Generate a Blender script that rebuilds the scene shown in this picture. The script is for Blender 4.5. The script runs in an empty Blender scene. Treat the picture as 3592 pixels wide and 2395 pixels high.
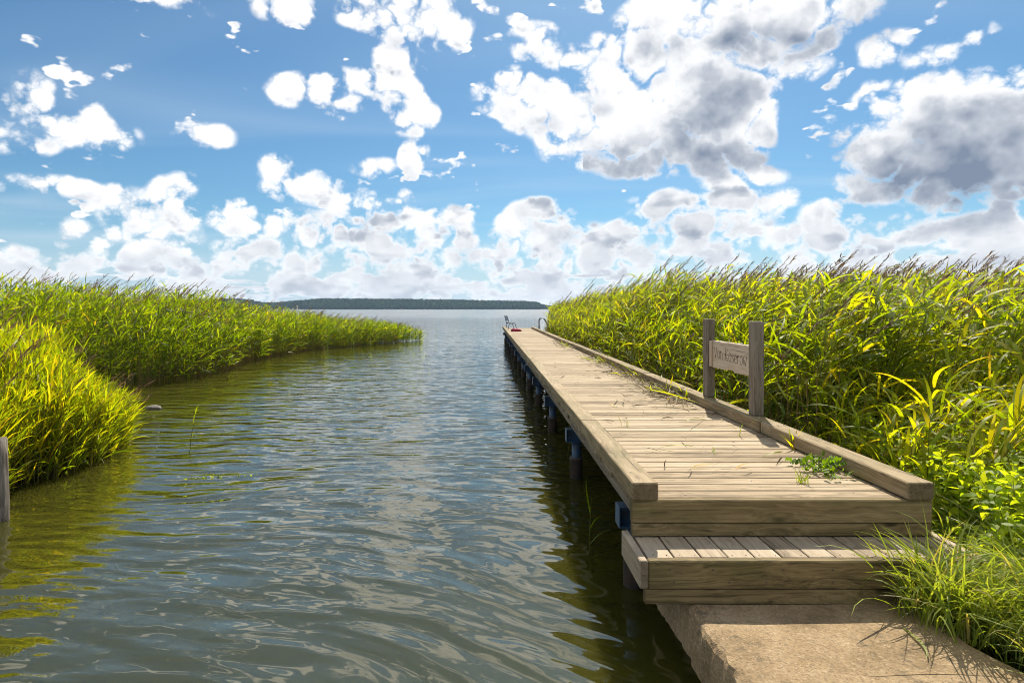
import bpy, bmesh, math, random
import numpy as np
from mathutils import Vector, Matrix

# ------------------------------------------------------------------ camera
S = bpy.context.scene
COL = S.collection
EYE = 1.90                       # metres above the water
DECK = EYE - 1.11                # top of the deck boards
cam_d = bpy.data.cameras.new("camera")
cam_d.lens = 20.66
cam_d.sensor_width = 36.0
cam_d.shift_x = 0.0234
cam_d.shift_y = -0.0318
cam_d.clip_start = 0.05
cam_d.clip_end = 30000
cam = bpy.data.objects.new("camera", cam_d)
COL.objects.link(cam)
cam.location = (0, 0, EYE)
cam.rotation_euler = (math.radians(90), 0, 0)
S.camera = cam

# ------------------------------------------------------------------ sun, exposure
SUN_EL, SUN_AZ = math.radians(50), math.radians(17)      # azimuth from the jetty's line (+y) towards +x
sun_dir = Vector((math.cos(SUN_EL) * math.sin(SUN_AZ), math.cos(SUN_EL) * math.cos(SUN_AZ), math.sin(SUN_EL)))
sun_d = bpy.data.lights.new("sun", 'SUN')
sun_d.energy = 5.0
sun_d.angle = math.radians(0.53)
sun_d.color = (1.0, 0.915, 0.77)
sun = bpy.data.objects.new("sun", sun_d)
COL.objects.link(sun)
sun.rotation_euler = sun_dir.to_track_quat('Z', 'Y').to_euler()
S.view_settings.view_transform = 'Standard'
S.view_settings.look = 'None'
S.view_settings.exposure = 0.5
S.view_settings.gamma = 1.0
S.view_settings.use_curve_mapping = False
S.cycles.use_denoising = True
S.cycles.max_bounces = 8
S.cycles.diffuse_bounces = 3
S.cycles.filter_width = 1.0
S.cycles.transparent_max_bounces = 8
S.cycles.sample_clamp_indirect = 6.0
S.cycles.caustics_reflective = False
S.cycles.caustics_refractive = False


# ------------------------------------------------------------------ node helper
class NT:
    def __init__(self, tree):
        self.t = tree
        self.t.nodes.clear()

    def n(self, typ, ins=None, **props):
        nd = self.t.nodes.new(typ)
        for k, v in props.items():
            setattr(nd, k, v)
        for k, v in (ins or {}).items():
            s = nd.inputs[k]
            if hasattr(v, 'is_linked') or isinstance(v, bpy.types.NodeSocket):
                self.t.links.new(v, s)
            else:
                s.default_value = v
        return nd

    def m(self, op, a, b=None, c=None, clamp=False):
        nd = self.t.nodes.new('ShaderNodeMath')
        nd.operation = op
        nd.use_clamp = clamp
        for i, v in enumerate((a, b, c)):
            if v is None:
                continue
            if isinstance(v, bpy.types.NodeSocket):
                self.t.links.new(v, nd.inputs[i])
            else:
                nd.inputs[i].default_value = v
        return nd.outputs[0]

    def v(self, op, a, b=None, c=None, out=0):
        nd = self.t.nodes.new('ShaderNodeVectorMath')
        nd.operation = op
        for i, v in enumerate((a, b, c)):
            if v is None:
                continue
            if isinstance(v, bpy.types.NodeSocket):
                self.t.links.new(v, nd.inputs[i])
            else:
                nd.inputs[i].default_value = v
        return nd.outputs[out]

    def sstep(self, x, lo, hi, a=0.0, b=1.0):
        nd = self.n('ShaderNodeMapRange', {0: x, 1: lo, 2: hi, 3: a, 4: b}, interpolation_type='SMOOTHSTEP')
        return nd.outputs[0]

    def lin(self, x, lo, hi, a=0.0, b=1.0):
        nd = self.n('ShaderNodeMapRange', {0: x, 1: lo, 2: hi, 3: a, 4: b})
        return nd.outputs[0]

    def noise(self, vec, scale, detail=2.0, rough=0.5, dist=0.0, out=0):
        nd = self.n('ShaderNodeTexNoise', {'Vector': vec, 'Scale': scale, 'Detail': detail, 'Roughness': rough, 'Distortion': dist})
        return nd.outputs[out]

    def mix(self, f, a, b, blend='MIX'):
        nd = self.t.nodes.new('ShaderNodeMix')
        nd.data_type = 'RGBA'
        nd.blend_type = blend
        for i, v in ((0, f), (6, a), (7, b)):
            if isinstance(v, bpy.types.NodeSocket):
                self.t.links.new(v, nd.inputs[i])
            else:
                nd.inputs[i].default_value = v if i == 0 else (*v, 1.0)[:4]
        return nd.outputs[2]

    def ramp(self, f, stops):
        nd = self.n('ShaderNodeValToRGB', {0: f})
        e = nd.color_ramp.elements
        while len(e) > 1:
            e.remove(e[-1])
        e[0].position, e[0].color = stops[0][0], (*stops[0][1], 1)
        for p, c in stops[1:]:
            q = e.new(p)
            q.color = (*c, 1)
        return nd.outputs[0]


# ------------------------------------------------------------------ world: blue summer sky with cumulus
def build_world():
    w = bpy.data.worlds.new("World")
    S.world = w
    w.use_nodes = True
    T = NT(w.node_tree)
    d = T.n('ShaderNodeTexCoord').outputs['Generated']
    d = T.v('NORMALIZE', d)
    sep = T.n('ShaderNodeSeparateXYZ', {0: d})
    x, y, z = sep.outputs
    zc = T.m('MAXIMUM', z, 0.0)
    sky = T.n('ShaderNodeTexSky', sky_type='NISHITA', sun_disc=False)
    sky.sun_elevation = SUN_EL
    sky.sun_rotation = SUN_AZ
    sky.altitude = 0
    sky.air_density = 1.0
    sky.dust_density = 0.6
    sky.ozone_density = 2.5
    blue = T.mix(1.0, sky.outputs[0], (0.040, 0.062, 0.071), 'MULTIPLY')
    # cumulus: each cloud is a group of rounded masses at its own direction in the sky
    az = T.m('ARCTAN2', x, y)
    el = T.m('ARCSINE', zc)
    P0 = T.n('ShaderNodeCombineXYZ', {0: az, 1: el, 2: 0.0}).outputs[0]
    wv = T.noise(d, 9.0, 2.0, 0.55, out=1)
    wv = T.v('MULTIPLY', T.v('SUBTRACT', wv, (0.5, 0.5, 0.5)), (0.050, 0.042, 0.0))
    P = T.v('ADD', P0, wv)

    def ang(px, py):
        v = Vector(((px - 1121) / 1350, 1.0, (709 - py) / 1350)).normalized()
        return math.atan2(v.x, v.y), math.asin(v.z)

    def masses(lst, k=0.02, gain=1.10, P=P):
        if not lst:
            return None
        acc = None
        for (px, py, rx, ry) in lst:
            a, e = ang(px, py)
            a2 = ang(px + rx, py)[0]
            e2 = ang(px, py - ry)[1]
            ra, re = abs(a2 - a) * gain, abs(e2 - e) * gain
            r = min(ra, re)
            q = T.v('MULTIPLY_ADD', P, (1 / ra, 1 / re, 0.0), (-a / ra, -e / re, 0.0))
            ln = T.v('LENGTH', q, out=1)
            sd = T.m('MULTIPLY_ADD', ln, r, -r)
            if acc is None:
                acc = sd
            else:
                nd = T.t.nodes.new('ShaderNodeMath')
                nd.operation = 'SMOOTH_MIN' if k > 0 else 'MINIMUM'
                T.t.links.new(acc, nd.inputs[0])
                T.t.links.new(sd, nd.inputs[1])
                nd.inputs[2].default_value = k
                acc = nd.outputs[0]
        return acc

    small = [(870, 22, 60, 30), (965, 50, 75, 38), (1018, 78, 30, 22), (655, 6, 38, 24), (385, -6, 32, 10),
             (690, 205, 44, 26), (765, 243, 26, 10), (908, 140, 30, 30), (895, 205, 44, 34), (942, 270, 36, 38), (800, 185, 34, 10),
             (88, 215, 24, 28), (40, 235, 44, 18), (130, 285, 80, 24), (240, 305, 44, 26), (25, 315, 40, 14), (230, 262, 14, 18),
             (468, 312, 26, 11), (645, 395, 26, 24), (690, 432, 52, 24), (800, 468, 46, 15), (870, 474, 16, 7),
             (300, 478, 50, 32), (262, 455, 22, 20), (395, 455, 36, 36), (428, 412, 16, 14), (410, 505, 24, 14),
             (535, 495, 34, 30), (590, 530, 30, 16), (290, 555, 36, 20), (390, 552, 36, 18), (155, 534, 22, 12), (118, 428, 34, 6),
             (952, 363, 18, 18), (850, 388, 14, 6), (2030, 108, 36, 28), (2140, 135, 16, 9), (2230, 92, 20, 9), (2008, 222, 16, 9),
             (1235, 98, 46, 34), (1312, 128, 34, 20), (1700, 405, 44, 16), (1795, 452, 10, 6), (1790, 165, 44, 14)]
    bank = [(1530, 475, 64, 28), (1435, 540, 34, 24), (1610, 510, 110, 42), (1700, 470, 60, 34),
            (1255, 490, 46, 22), (1255, 535, 84, 34), (1000, 505, 46, 28), (1040, 515, 36, 22), (945, 470, 12, 14),
            (860, 530, 46, 30), (700, 535, 36, 28), (750, 520, 30, 16), (560, 585, 56, 30), (1885, 490, 40, 30),
            (1880, 555, 90, 34), (2000, 545, 80, 28), (2160, 520, 110, 40), (2310, 540, 100, 40), (2470, 520, 120, 60),
            (130, 605, 46, 14), (330, 600, 70, 16), (640, 600, 60, 24), (900, 585, 110, 28), (1100, 590, 90, 26), (1400, 590, 160, 30)]
    big = [(1530, 55, 90, 56), (1440, 105, 46, 20), (1700, 55, 140, 62), (1860, 45, 90, 38), (1600, 130, 120, 48), (1780, 105, 70, 34),
           (1180, 215, 58, 32), (1260, 245, 70, 42), (1400, 215, 60, 50), (1470, 290, 120, 78), (1620, 230, 120, 90), (1660, 320, 76, 62),
           (1330, 330, 56, 32), (1510, 360, 90, 26), (1715, 250, 38, 50),
           (2110, 250, 84, 56), (2220, 225, 90, 44), (2320, 260, 80, 66), (2050, 330, 100, 66), (2200, 350, 150, 92), (2340, 390, 110, 70), (1985, 420, 50, 36),
           (2480, 300, 130, 110)]
    # fluffy billows
    dn = T.v('MULTIPLY', d, (1, 1, 1.12))

    def billow(vec, det=6.0):
        a = T.m('ABSOLUTE', T.m('SUBTRACT', T.noise(vec, 13.0, 1.0, 0.5), 0.5))
        b = T.m('ABSOLUTE', T.m('SUBTRACT', T.noise(vec, 34.0, det, 0.53), 0.5))
        return T.m('MULTIPLY', a, 0.26), T.m('MULTIPLY', b, 0.15)
    a1, b1 = billow(dn)
    a2, b2 = billow(T.v('ADD', dn, tuple(sun_dir * 0.030 + Vector((0, 0, 0.028)))), 3.0)
    B1 = T.m('ADD', a1, b1)
    Bl = T.m('ADD', T.m('MULTIPLY', T.m('SUBTRACT', a1, a2), 0.8), T.m('MULTIPLY', T.m('SUBTRACT', b1, b2), 0.7))
    # open cumulus field over the rest of the sky, and the banks of cloud that close up towards the horizon
    den = T.m('ADD', zc, 0.07)
    q = T.n('ShaderNodeCombineXYZ', {0: T.m('DIVIDE', x, den), 1: T.m('DIVIDE', y, den), 2: 0.0}).outputs[0]
    fld = T.noise(q, 0.72, 4.0, 0.55, 0.2)
    in_az = T.sstep(T.m('ABSOLUTE', T.m('SUBTRACT', az, 0.03)), 0.82, 0.66)
    in_el = T.sstep(el, 0.60, 0.46)
    front = T.m('MULTIPLY', in_az, in_el)
    low = T.sstep(el, 0.145, 0.045)
    thr = T.m('ADD', T.m('MULTIPLY', front, 0.34), 0.485)
    thr = T.m('SUBTRACT', thr, T.m('MULTIPLY', low, T.m('MULTIPLY_ADD', front, 0.26, 0.04)))
    f_fld = T.m('MULTIPLY', T.m('SUBTRACT', fld, thr), 0.42)
    f_fld = T.m('SUBTRACT', f_fld, 0.012)
    puff = T.noise(T.v('MULTIPLY', d, (1, 1, 2.0)), 15.0, 3.0, 0.55)
    cov = T.sstep(el, 0.135, 0.025, 0.0, 0.29)
    cov = T.m('MULTIPLY', cov, T.lin(az, -0.75, 0.1, 0.50, 1.0))
    f_puff = T.m('MULTIPLY', T.m('SUBTRACT', puff, T.m('SUBTRACT', 0.68, cov)), 0.20)
    thick = [(1660, 215, 44, 28), (1590, 285, 44, 22), (1600, 365, 50, 5), (1810, 85, 30, 5),
             (2180, 330, 150, 60), (2260, 400, 160, 66), (2080, 400, 90, 34), (2320, 330, 60, 60), (2450, 370, 110, 70)]
    patch = T.sstep(T.noise(T.v('MULTIPLY', d, (1, 1, 2.2)), 13.0, 2.0, 0.5), 0.46, 0.68)
    mott = T.lin(T.noise(d, 30.0, 2.0, 0.6), 0.3, 0.7, 0.50, 0.98)
    side = T.m('MULTIPLY', Bl, 5.0)
    P_up = T.v('ADD', P, (0.004, 0.022, 0.0))
    # thin high veils
    vq = T.v('MULTIPLY', q, (0.22, 0.75, 1.0))
    veil = T.sstep(T.noise(vq, 1.1, 3.0, 0.6, 0.6), 0.46, 0.80)
    veil = T.m('MULTIPLY', veil, 0.42)
    hz = T.sstep(el, 0.16, -0.01)
    skyc = T.mix(veil, blue, (0.50, 0.58, 0.66))
    skyc = T.mix(T.m('MULTIPLY', hz, 0.75), skyc, (0.47, 0.56, 0.67))
    neg = lambda f: None if f is None else T.m('MULTIPLY', f, -1.0)

    def biggest(fs):
        fs = [f for f in fs if f is not None]
        acc = fs[0]
        for f in fs[1:]:
            acc = T.m('MAXIMUM', acc, f)
        return acc

    def cloudy(lo, hi):
        """the clouds whose masses reach into the bearings lo..hi (None: only the open cumulus field)"""
        def pick(lst):
            if lo is None:
                return []
            return [mm for mm in lst if ang(mm[0] + mm[2], mm[1])[0] + 0.10 > lo and ang(mm[0] - mm[2], mm[1])[0] - 0.10 < hi]
        sm, bk, bg_, th = pick(small), pick(bank), pick(big), pick(thick)
        f_small = neg(masses(sm, 0.012, 1.16))
        f_big = neg(masses(bg_, 0.03, 1.22))
        f_bank = biggest([neg(masses(bk, 0.012)), f_puff])
        F = biggest([f_small, f_big, f_bank, f_fld])
        edge = T.m('ADD', F, T.m('MULTIPLY', T.m('SUBTRACT', B1, 0.017), T.sstep(F, -0.020, -0.001)))
        alpha = T.sstep(edge, -0.010, 0.021)
        # thick cloud lets less sun through: the deeper the mass the greyer it is
        lowtk = T.sstep(T.m('ADD', f_bank, T.m('MULTIPLY', Bl, 2.2)), -0.012, 0.085)
        lowtk = T.m('MULTIPLY', lowtk, T.m('MULTIPLY_ADD', patch, 0.62, 0.06))
        fldtk = T.m('MULTIPLY', T.sstep(f_fld, 0.010, 0.05), T.m('MULTIPLY', patch, 0.30))
        grey = T.m('MAXIMUM', lowtk, fldtk)
        if th:
            tk = T.sstep(T.m('ADD', neg(masses(th, 0.03, 1.0)), T.m('MULTIPLY', B1, 0.5)), -0.030, 0.040)
            grey = T.m('MAXIMUM', grey, T.m('MULTIPLY', tk, mott))
        body = T.sstep(edge, 0.004, 0.090, 0.0, 0.10)
        if sm or bg_:
            # the same masses a little higher up tell the sunlit tops from the shaded bases
            f_up = biggest([neg(masses(sm, 0.0, 1.16, P_up)), neg(masses(bg_, 0.0, 1.22, P_up))])
            base = T.sstep(T.m('SUBTRACT', f_up, biggest([f_small, f_big])), -0.010, 0.020)
            base = T.m('MULTIPLY', base, T.sstep(edge, 0.0, 0.030, 0.0, 0.33))
            body = T.m('ADD', body, base)
        grey = T.m('SUBTRACT', T.m('ADD', grey, body), side)
        grey = T.m('MINIMUM', T.m('MULTIPLY', T.m('MAXIMUM', grey, 0.0), 0.88), 1.0)
        ccol = T.ramp(grey, [(0.0, (0.82, 0.815, 0.81)), (0.20, (0.66, 0.67, 0.69)), (0.50, (0.39, 0.42, 0.475)), (1.0, (0.16, 0.20, 0.275))])
        ccol = T.mix(T.m('MULTIPLY', hz, 0.45), ccol, (0.66, 0.69, 0.74))
        full = T.v('SCALE', T.mix(alpha, skyc, ccol))
        full.node.inputs['Scale'].default_value = 10.0
        return T.n('ShaderNodeBackground', {0: full, 1: 0.1}).outputs[0]

    cuts = [-0.98, -0.46, -0.16, 0.16, 0.42, 1.05]
    sh = cloudy(None, None)
    inside = T.m('LESS_THAN', el, 0.62)
    for c0, c1 in zip(cuts[:-1], cuts[1:]):
        f = T.m('MULTIPLY', T.m('MULTIPLY', T.m('GREATER_THAN', az, c0), T.m('LESS_THAN', az, c1)), inside)
        mx = T.n('ShaderNodeMixShader', {0: f, 1: sh, 2: cloudy(c0, c1)})
        sh = mx.outputs[0]
    out = T.n('ShaderNodeOutputWorld')
    T.t.links.new(sh, out.inputs[0])
    w.cycles.sampling_method = 'NONE'


build_world()

# ------------------------------------------------------------------ object helpers
def link(o, parent=None):
    COL.objects.link(o)
    if parent is not None:
        o.parent = parent
    return o


def tag(o, label=None, cat=None, group=None, kind=None):
    if label:
        o["label"] = label
    if cat:
        o["category"] = cat
    if group:
        o["group"] = group
    if kind:
        o["kind"] = kind
    return o


def empty(name, loc=(0, 0, 0), rz=0.0):
    o = bpy.data.objects.new(name, None)
    o.empty_display_size = 0.1
    o.location = loc
    o.rotation_euler = (0, 0, rz)
    return link(o)


def mesh_obj(name, me, mat=None, parent=None, loc=(0, 0, 0), rot=(0, 0, 0)):
    if mat is not None and not me.materials:
        me.materials.append(mat)
    o = bpy.data.objects.new(name, me)
    o.location = loc
    o.rotation_euler = rot
    return link(o, parent)


def bm_mesh(name, bm, smooth=False):
    me = bpy.data.meshes.new(name)
    bm.to_mesh(me)
    bm.free()
    if smooth:
        me.polygons.foreach_set('use_smooth', [True] * len(me.polygons))
    return me


_box_cache = {}


def box_mesh(L, W, H, bev=0.004, mat=None, key=None):
    k = (round(L, 4), round(W, 4), round(H, 4), round(bev, 4), mat.name if mat else None, key)
    if k in _box_cache:
        return _box_cache[k]
    bm = bmesh.new()
    bmesh.ops.create_cube(bm, size=1.0)
    bmesh.ops.scale(bm, vec=(L, W, H), verts=bm.verts)
    if bev > 0:
        bmesh.ops.bevel(bm, geom=list(bm.edges), offset=bev, segments=1, affect='EDGES', profile=0.5)
    me = bm_mesh('board', bm)
    if mat:
        me.materials.append(mat)
    _box_cache[k] = me
    return me


def board(name, c, L, W, H, mat, parent=None, rot=(0, 0, 0), bev=0.004, key=None):
    """board of length L along its own x axis, centred on c"""
    return mesh_obj(name, box_mesh(L, W, H, bev, mat, key), None, parent, c, rot)


def tube_bm(bm, pts, radii, sides=10, cap=True):
    pts = [Vector(p) for p in pts]
    rings = []
    up = Vector((0, 0, 1))
    prev = None
    for i, p in enumerate(pts):
        if i == 0:
            t = pts[1] - pts[0]
        elif i == len(pts) - 1:
            t = pts[-1] - pts[-2]
        else:
            t = pts[i + 1] - pts[i - 1]
        t.normalize()
        if prev is None:
            a = up.cross(t)
            if a.length < 1e-3:
                a = Vector((1, 0, 0))
            a.normalize()
        else:
            a = (prev - t * prev.dot(t)).normalized()
        prev = a
        b = t.cross(a)
        r = radii[i] if hasattr(radii, '__len__') else radii
        rings.append([bm.verts.new(p + (a * math.cos(2 * math.pi * k / sides) + b * math.sin(2 * math.pi * k / sides)) * r) for k in range(sides)])
    for i in range(len(rings) - 1):
        for k in range(sides):
            bm.faces.new((rings[i][k], rings[i][(k + 1) % sides], rings[i + 1][(k + 1) % sides], rings[i + 1][k]))
    if cap:
        bm.faces.new(list(reversed(rings[0])))
        bm.faces.new(rings[-1])
    return rings


def tube(name, pts, radii, mat, parent=None, sides=10, smooth=True):
    bm = bmesh.new()
    tube_bm(bm, pts, radii, sides)
    return mesh_obj(name, bm_mesh(name, bm, smooth), mat, parent)


def new_mat(name):
    m = bpy.data.materials.new(name)
    m.use_nodes = True
    return m, NT(m.node_tree)


def finish(T, shader):
    out = T.n('ShaderNodeOutputMaterial')
    T.t.links.new(shader, out.inputs[0])


# ------------------------------------------------------------------ materials
def wood(name, dark, mid, light, grain=1.0, moss=0.0, rough=0.75, knots=0.55, bump=0.6, crack=0.5, shift=0.25):
    m, T = new_mat(name)
    co = T.n('ShaderNodeTexCoord').outputs['Object']
    rnd = T.n('ShaderNodeObjectInfo').outputs['Random']
    off = T.n('ShaderNodeCombineXYZ', {0: T.m('MULTIPLY', rnd, 91.0), 1: T.m('MULTIPLY', rnd, 37.0), 2: T.m('MULTIPLY', rnd, 53.0)}).outputs[0]
    p = T.v('ADD', co, off)
    # knots pull the grain around them
    pk = T.v('MULTIPLY', p, (2.2, 6.0, 6.0))
    vor = T.n('ShaderNodeTexVoronoi', {'Vector': pk, 'Scale': 1.0, 'Randomness': 1.0})
    kd = vor.outputs['Distance']
    knot = T.sstep(kd, 0.16, 0.05)
    pull = T.sstep(kd, 0.5, 0.0)
    warp = T.noise(T.v('MULTIPLY', p, (1.5, 7.0, 7.0)), 1.0, 2.0)
    sp = T.v('MULTIPLY', p, (1.1, 26.0, 26.0))
    sp = T.v('ADD', sp, T.n('ShaderNodeCombineXYZ', {0: 0.0, 1: T.m('ADD', T.m('MULTIPLY', warp, 6.0), T.m('MULTIPLY', pull, 2.4 * knots)), 2: T.m('MULTIPLY', warp, 4.0)}).outputs[0])
    g1 = T.noise(sp, 1.0 * grain, 3.0, 0.6)
    sp2 = T.v('ADD', T.v('MULTIPLY', p, (1.6, 75.0, 75.0)), T.n('ShaderNodeCombineXYZ', {0: 0.0, 1: T.m('ADD', T.m('MULTIPLY', warp, 14.0), T.m('MULTIPLY', pull, 7.0 * knots)), 2: T.m('MULTIPLY', warp, 10.0)}).outputs[0])
    g2 = T.noise(sp2, 1.0, 3.0, 0.65)
    big = T.noise(T.v('MULTIPLY', p, (1.3, 3.5, 3.5)), 1.0, 3.0, 0.6)
    f = T.m('ADD', T.m('MULTIPLY', g1, 0.50), T.m('MULTIPLY', g2, 0.50))
    f = T.m('ADD', f, T.m('MULTIPLY', big, 0.35))
    f = T.m('ADD', f, T.m('MULTIPLY', T.m('SUBTRACT', rnd, 0.5), shift))
    col = T.ramp(T.lin(f, 0.48, 0.86), [(0.0, dark), (0.45, mid), (1.0, light)])
    ck = T.sstep(T.noise(T.v('MULTIPLY', p, (0.9, 60.0, 60.0)), 1.0, 2.0, 0.5), 0.64, 0.69)
    ck = T.m('MULTIPLY', ck, crack)
    col = T.mix(ck, col, tuple(c * 0.3 for c in dark))
    col = T.mix(T.m('MULTIPLY', knot, knots), col, tuple(c * 0.45 for c in dark))
    nob = T.n('ShaderNodeTexCoord').outputs['Normal']
    endg = T.sstep(T.m('ABSOLUTE', T.n('ShaderNodeSeparateXYZ', {0: nob}).outputs[0]), 0.6, 0.9)
    col = T.mix(T.m('MULTIPLY', endg, 0.6), col, tuple(c * 0.8 for c in dark))
    if moss > 0:
        ms = T.sstep(T.noise(T.v('MULTIPLY', p, (2.0, 5.0, 5.0)), 1.0, 5.0, 0.65), 0.42, 0.68)
        col = T.mix(T.m('MULTIPLY', ms, moss), col, (0.085, 0.085, 0.022))
    h = T.m('ADD', T.m('MULTIPLY', g1, 0.5), T.m('MULTIPLY', g2, 0.5))
    h = T.m('SUBTRACT', h, T.m('MULTIPLY', ck, 1.2))
    bp = T.n('ShaderNodeBump', {'Height': h, 'Strength': bump, 'Distance': 0.004})
    b = T.n('ShaderNodeBsdfPrincipled', {'Base Color': col, 'Roughness': rough, 'Normal': bp.outputs[0], 'Specular IOR Level': 0.3})
    finish(T, b.outputs[0])
    return m


M_DECK = wood('weathered_deck_wood', (0.14, 0.095, 0.05), (0.335, 0.25, 0.15), (0.45, 0.36, 0.245), crack=0.75, shift=0.22, knots=0.5)
M_KERB = wood('kerb_beam_wood', (0.095, 0.065, 0.033), (0.26, 0.19, 0.10), (0.39, 0.30, 0.185), moss=0.45, crack=0.8)
M_FASC = wood('mossy_board_wood', (0.06, 0.042, 0.017), (0.21, 0.15, 0.066), (0.34, 0.255, 0.125), moss=0.40, knots=0.9, crack=0.4)
M_STEP = wood('step_board_wood', (0.13, 0.095, 0.06), (0.32, 0.25, 0.17), (0.46, 0.375, 0.27), crack=0.5, knots=0.6)
M_POST = wood('grey_post_wood', (0.07, 0.055, 0.04), (0.19, 0.155, 0.115), (0.33, 0.28, 0.225), moss=0.10, crack=0.8, bump=0.9)
M_SIGN = wood('sign_board_wood', (0.26, 0.19, 0.13), (0.52, 0.42, 0.31), (0.64, 0.54, 0.42), crack=0.7, knots=0.6)


def simple(name, col, rough=0.6, metal=0.0, var=0.25, scale=9.0, bump=0.0, col2=None):
    m, T = new_mat(name)
    co = T.n('ShaderNodeTexCoord').outputs['Object']
    n = T.noise(co, scale, 4.0, 0.6)
    c2 = col2 or tuple(c * (1 - var) for c in col)
    c = T.mix(T.sstep(n, 0.35, 0.65), col, c2)
    ins = {'Base Color': c, 'Roughness': rough, 'Metallic': metal}
    if bump:
        bp = T.n('ShaderNodeBump', {'Height': n, 'Strength': bump, 'Distance': 0.02})
        ins['Normal'] = bp.outputs[0]
    b = T.n('ShaderNodeBsdfPrincipled', ins)
    finish(T, b.outputs[0])
    return m


M_BLUE = simple('blue_painted_steel', (0.035, 0.10, 0.20), 0.45, 0.0, col2=(0.05, 0.075, 0.11), scale=14)
M_SLEEVE = simple('rusty_pile_sleeve', (0.10, 0.065, 0.048), 0.8, col2=(0.055, 0.045, 0.038), scale=10, bump=0.4)
M_STEEL = simple('grey_galvanised_steel', (0.22, 0.24, 0.25), 0.35, 0.8)
M_DARKSTEEL = simple('dark_chair_frame', (0.03, 0.035, 0.045), 0.5)
M_CHBLUE = simple('blue_slat_paint', (0.02, 0.05, 0.13), 0.45)
M_CHWHITE = simple('white_slat_paint', (0.70, 0.74, 0.78), 0.45, var=0.06)
M_PINK = simple('crimson_cloth', (0.33, 0.012, 0.060), 0.75, col2=(0.21, 0.008, 0.045), scale=30, bump=0.5)
M_SCREW = simple('bright_screw_steel', (0.62, 0.62, 0.60), 0.3, 0.7)
M_INK = simple('carved_letter_groove', (0.045, 0.035, 0.028), 0.9)
M_MUD = simple('dark_marsh_mud', (0.045, 0.035, 0.020), 0.95, col2=(0.08, 0.065, 0.03), scale=5, bump=0.6)


def concrete_mat():
    m, T = new_mat('weathered_concrete')
    co = T.n('ShaderNodeTexCoord').outputs['Object']
    big = T.noise(co, 3.2, 5.0, 0.62)
    fine = T.noise(co, 60.0, 4.0, 0.7)
    mid = T.noise(co, 17.0, 4.0, 0.65)
    col = T.ramp(big, [(0.30, (0.18, 0.122, 0.06)), (0.50, (0.30, 0.21, 0.115)), (0.70, (0.38, 0.28, 0.165))])
    col = T.mix(T.m('MULTIPLY', T.sstep(fine, 0.52, 0.72), 0.4), col, (0.58, 0.47, 0.33))
    col = T.mix(T.m('MULTIPLY', T.sstep(fine, 0.48, 0.36), 0.5), col, (0.13, 0.10, 0.065))
    st = T.m('MULTIPLY', T.sstep(mid, 0.50, 0.68), T.sstep(T.noise(co, 2.1, 3.0), 0.48, 0.62))
    col = T.mix(T.m('MULTIPLY', st, 0.75), col, (0.09, 0.075, 0.05))
    v = T.n('ShaderNodeTexVoronoi', {'Vector': co, 'Scale': 75.0})
    peb = T.sstep(v.outputs['Distance'], 0.34, 0.16)
    col = T.mix(T.m('MULTIPLY', T.m('MULTIPLY', peb, T.sstep(T.noise(co, 42.0, 1.0), 0.56, 0.66)), 0.35), col, (0.60, 0.53, 0.43))
    h = T.m('ADD', T.m('MULTIPLY', fine, 0.5), T.m('MULTIPLY', mid, 0.7))
    h = T.m('ADD', h, T.m('MULTIPLY', peb, 0.25))
    bp = T.n('ShaderNodeBump', {'Height': h, 'Strength': 0.9, 'Distance': 0.012})
    b = T.n('ShaderNodeBsdfPrincipled', {'Base Color': col, 'Roughness': 0.9, 'Normal': bp.outputs[0], 'Specular IOR Level': 0.25})
    finish(T, b.outputs[0])
    return m


M_CONC = concrete_mat()


def leaf_mat(name, stops, trans=0.66, gloss=0.10, rough=0.5, tr_tint=(2.25, 1.95, 0.30), vein=True):
    """thin leaf: diffuse + light coming through + a waxy sheen; the 'tint' attribute picks each leaf's own colour"""
    m, T = new_mat(name)
    at = T.n('ShaderNodeAttribute', attribute_name='tint').outputs['Fac']
    geo = T.n('ShaderNodeNewGeometry').outputs['Position']
    n = T.noise(geo, 7.0, 2.0)
    f = T.m('ADD', at, T.m('MULTIPLY', T.m('SUBTRACT', n, 0.5), 0.25))
    col = T.ramp(f, stops)
    df = T.n('ShaderNodeBsdfDiffuse', {'Color': T.mix(1.0, col, (0.8, 0.8, 0.8), 'MULTIPLY')})
    tc = T.mix(1.0, col, tr_tint, 'MULTIPLY')
    tr = T.n('ShaderNodeBsdfTranslucent', {'Color': tc})
    mx = T.n('ShaderNodeMixShader', {0: trans, 1: df.outputs[0], 2: tr.outputs[0]})
    gl = T.n('ShaderNodeBsdfGlossy', {'Color': (0.9, 0.9, 0.8, 1), 'Roughness': rough})
    fr = T.n('ShaderNodeFresnel', {'IOR': 1.4})
    fac = T.m('MULTIPLY', fr.outputs[0], gloss * 2.2)
    mg = T.n('ShaderNodeMixShader', {0: T.m('MINIMUM', fac, 0.04), 1: mx.outputs[0], 2: gl.outputs[0]})
    finish(T, mg.outputs[0])
    return m


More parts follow.
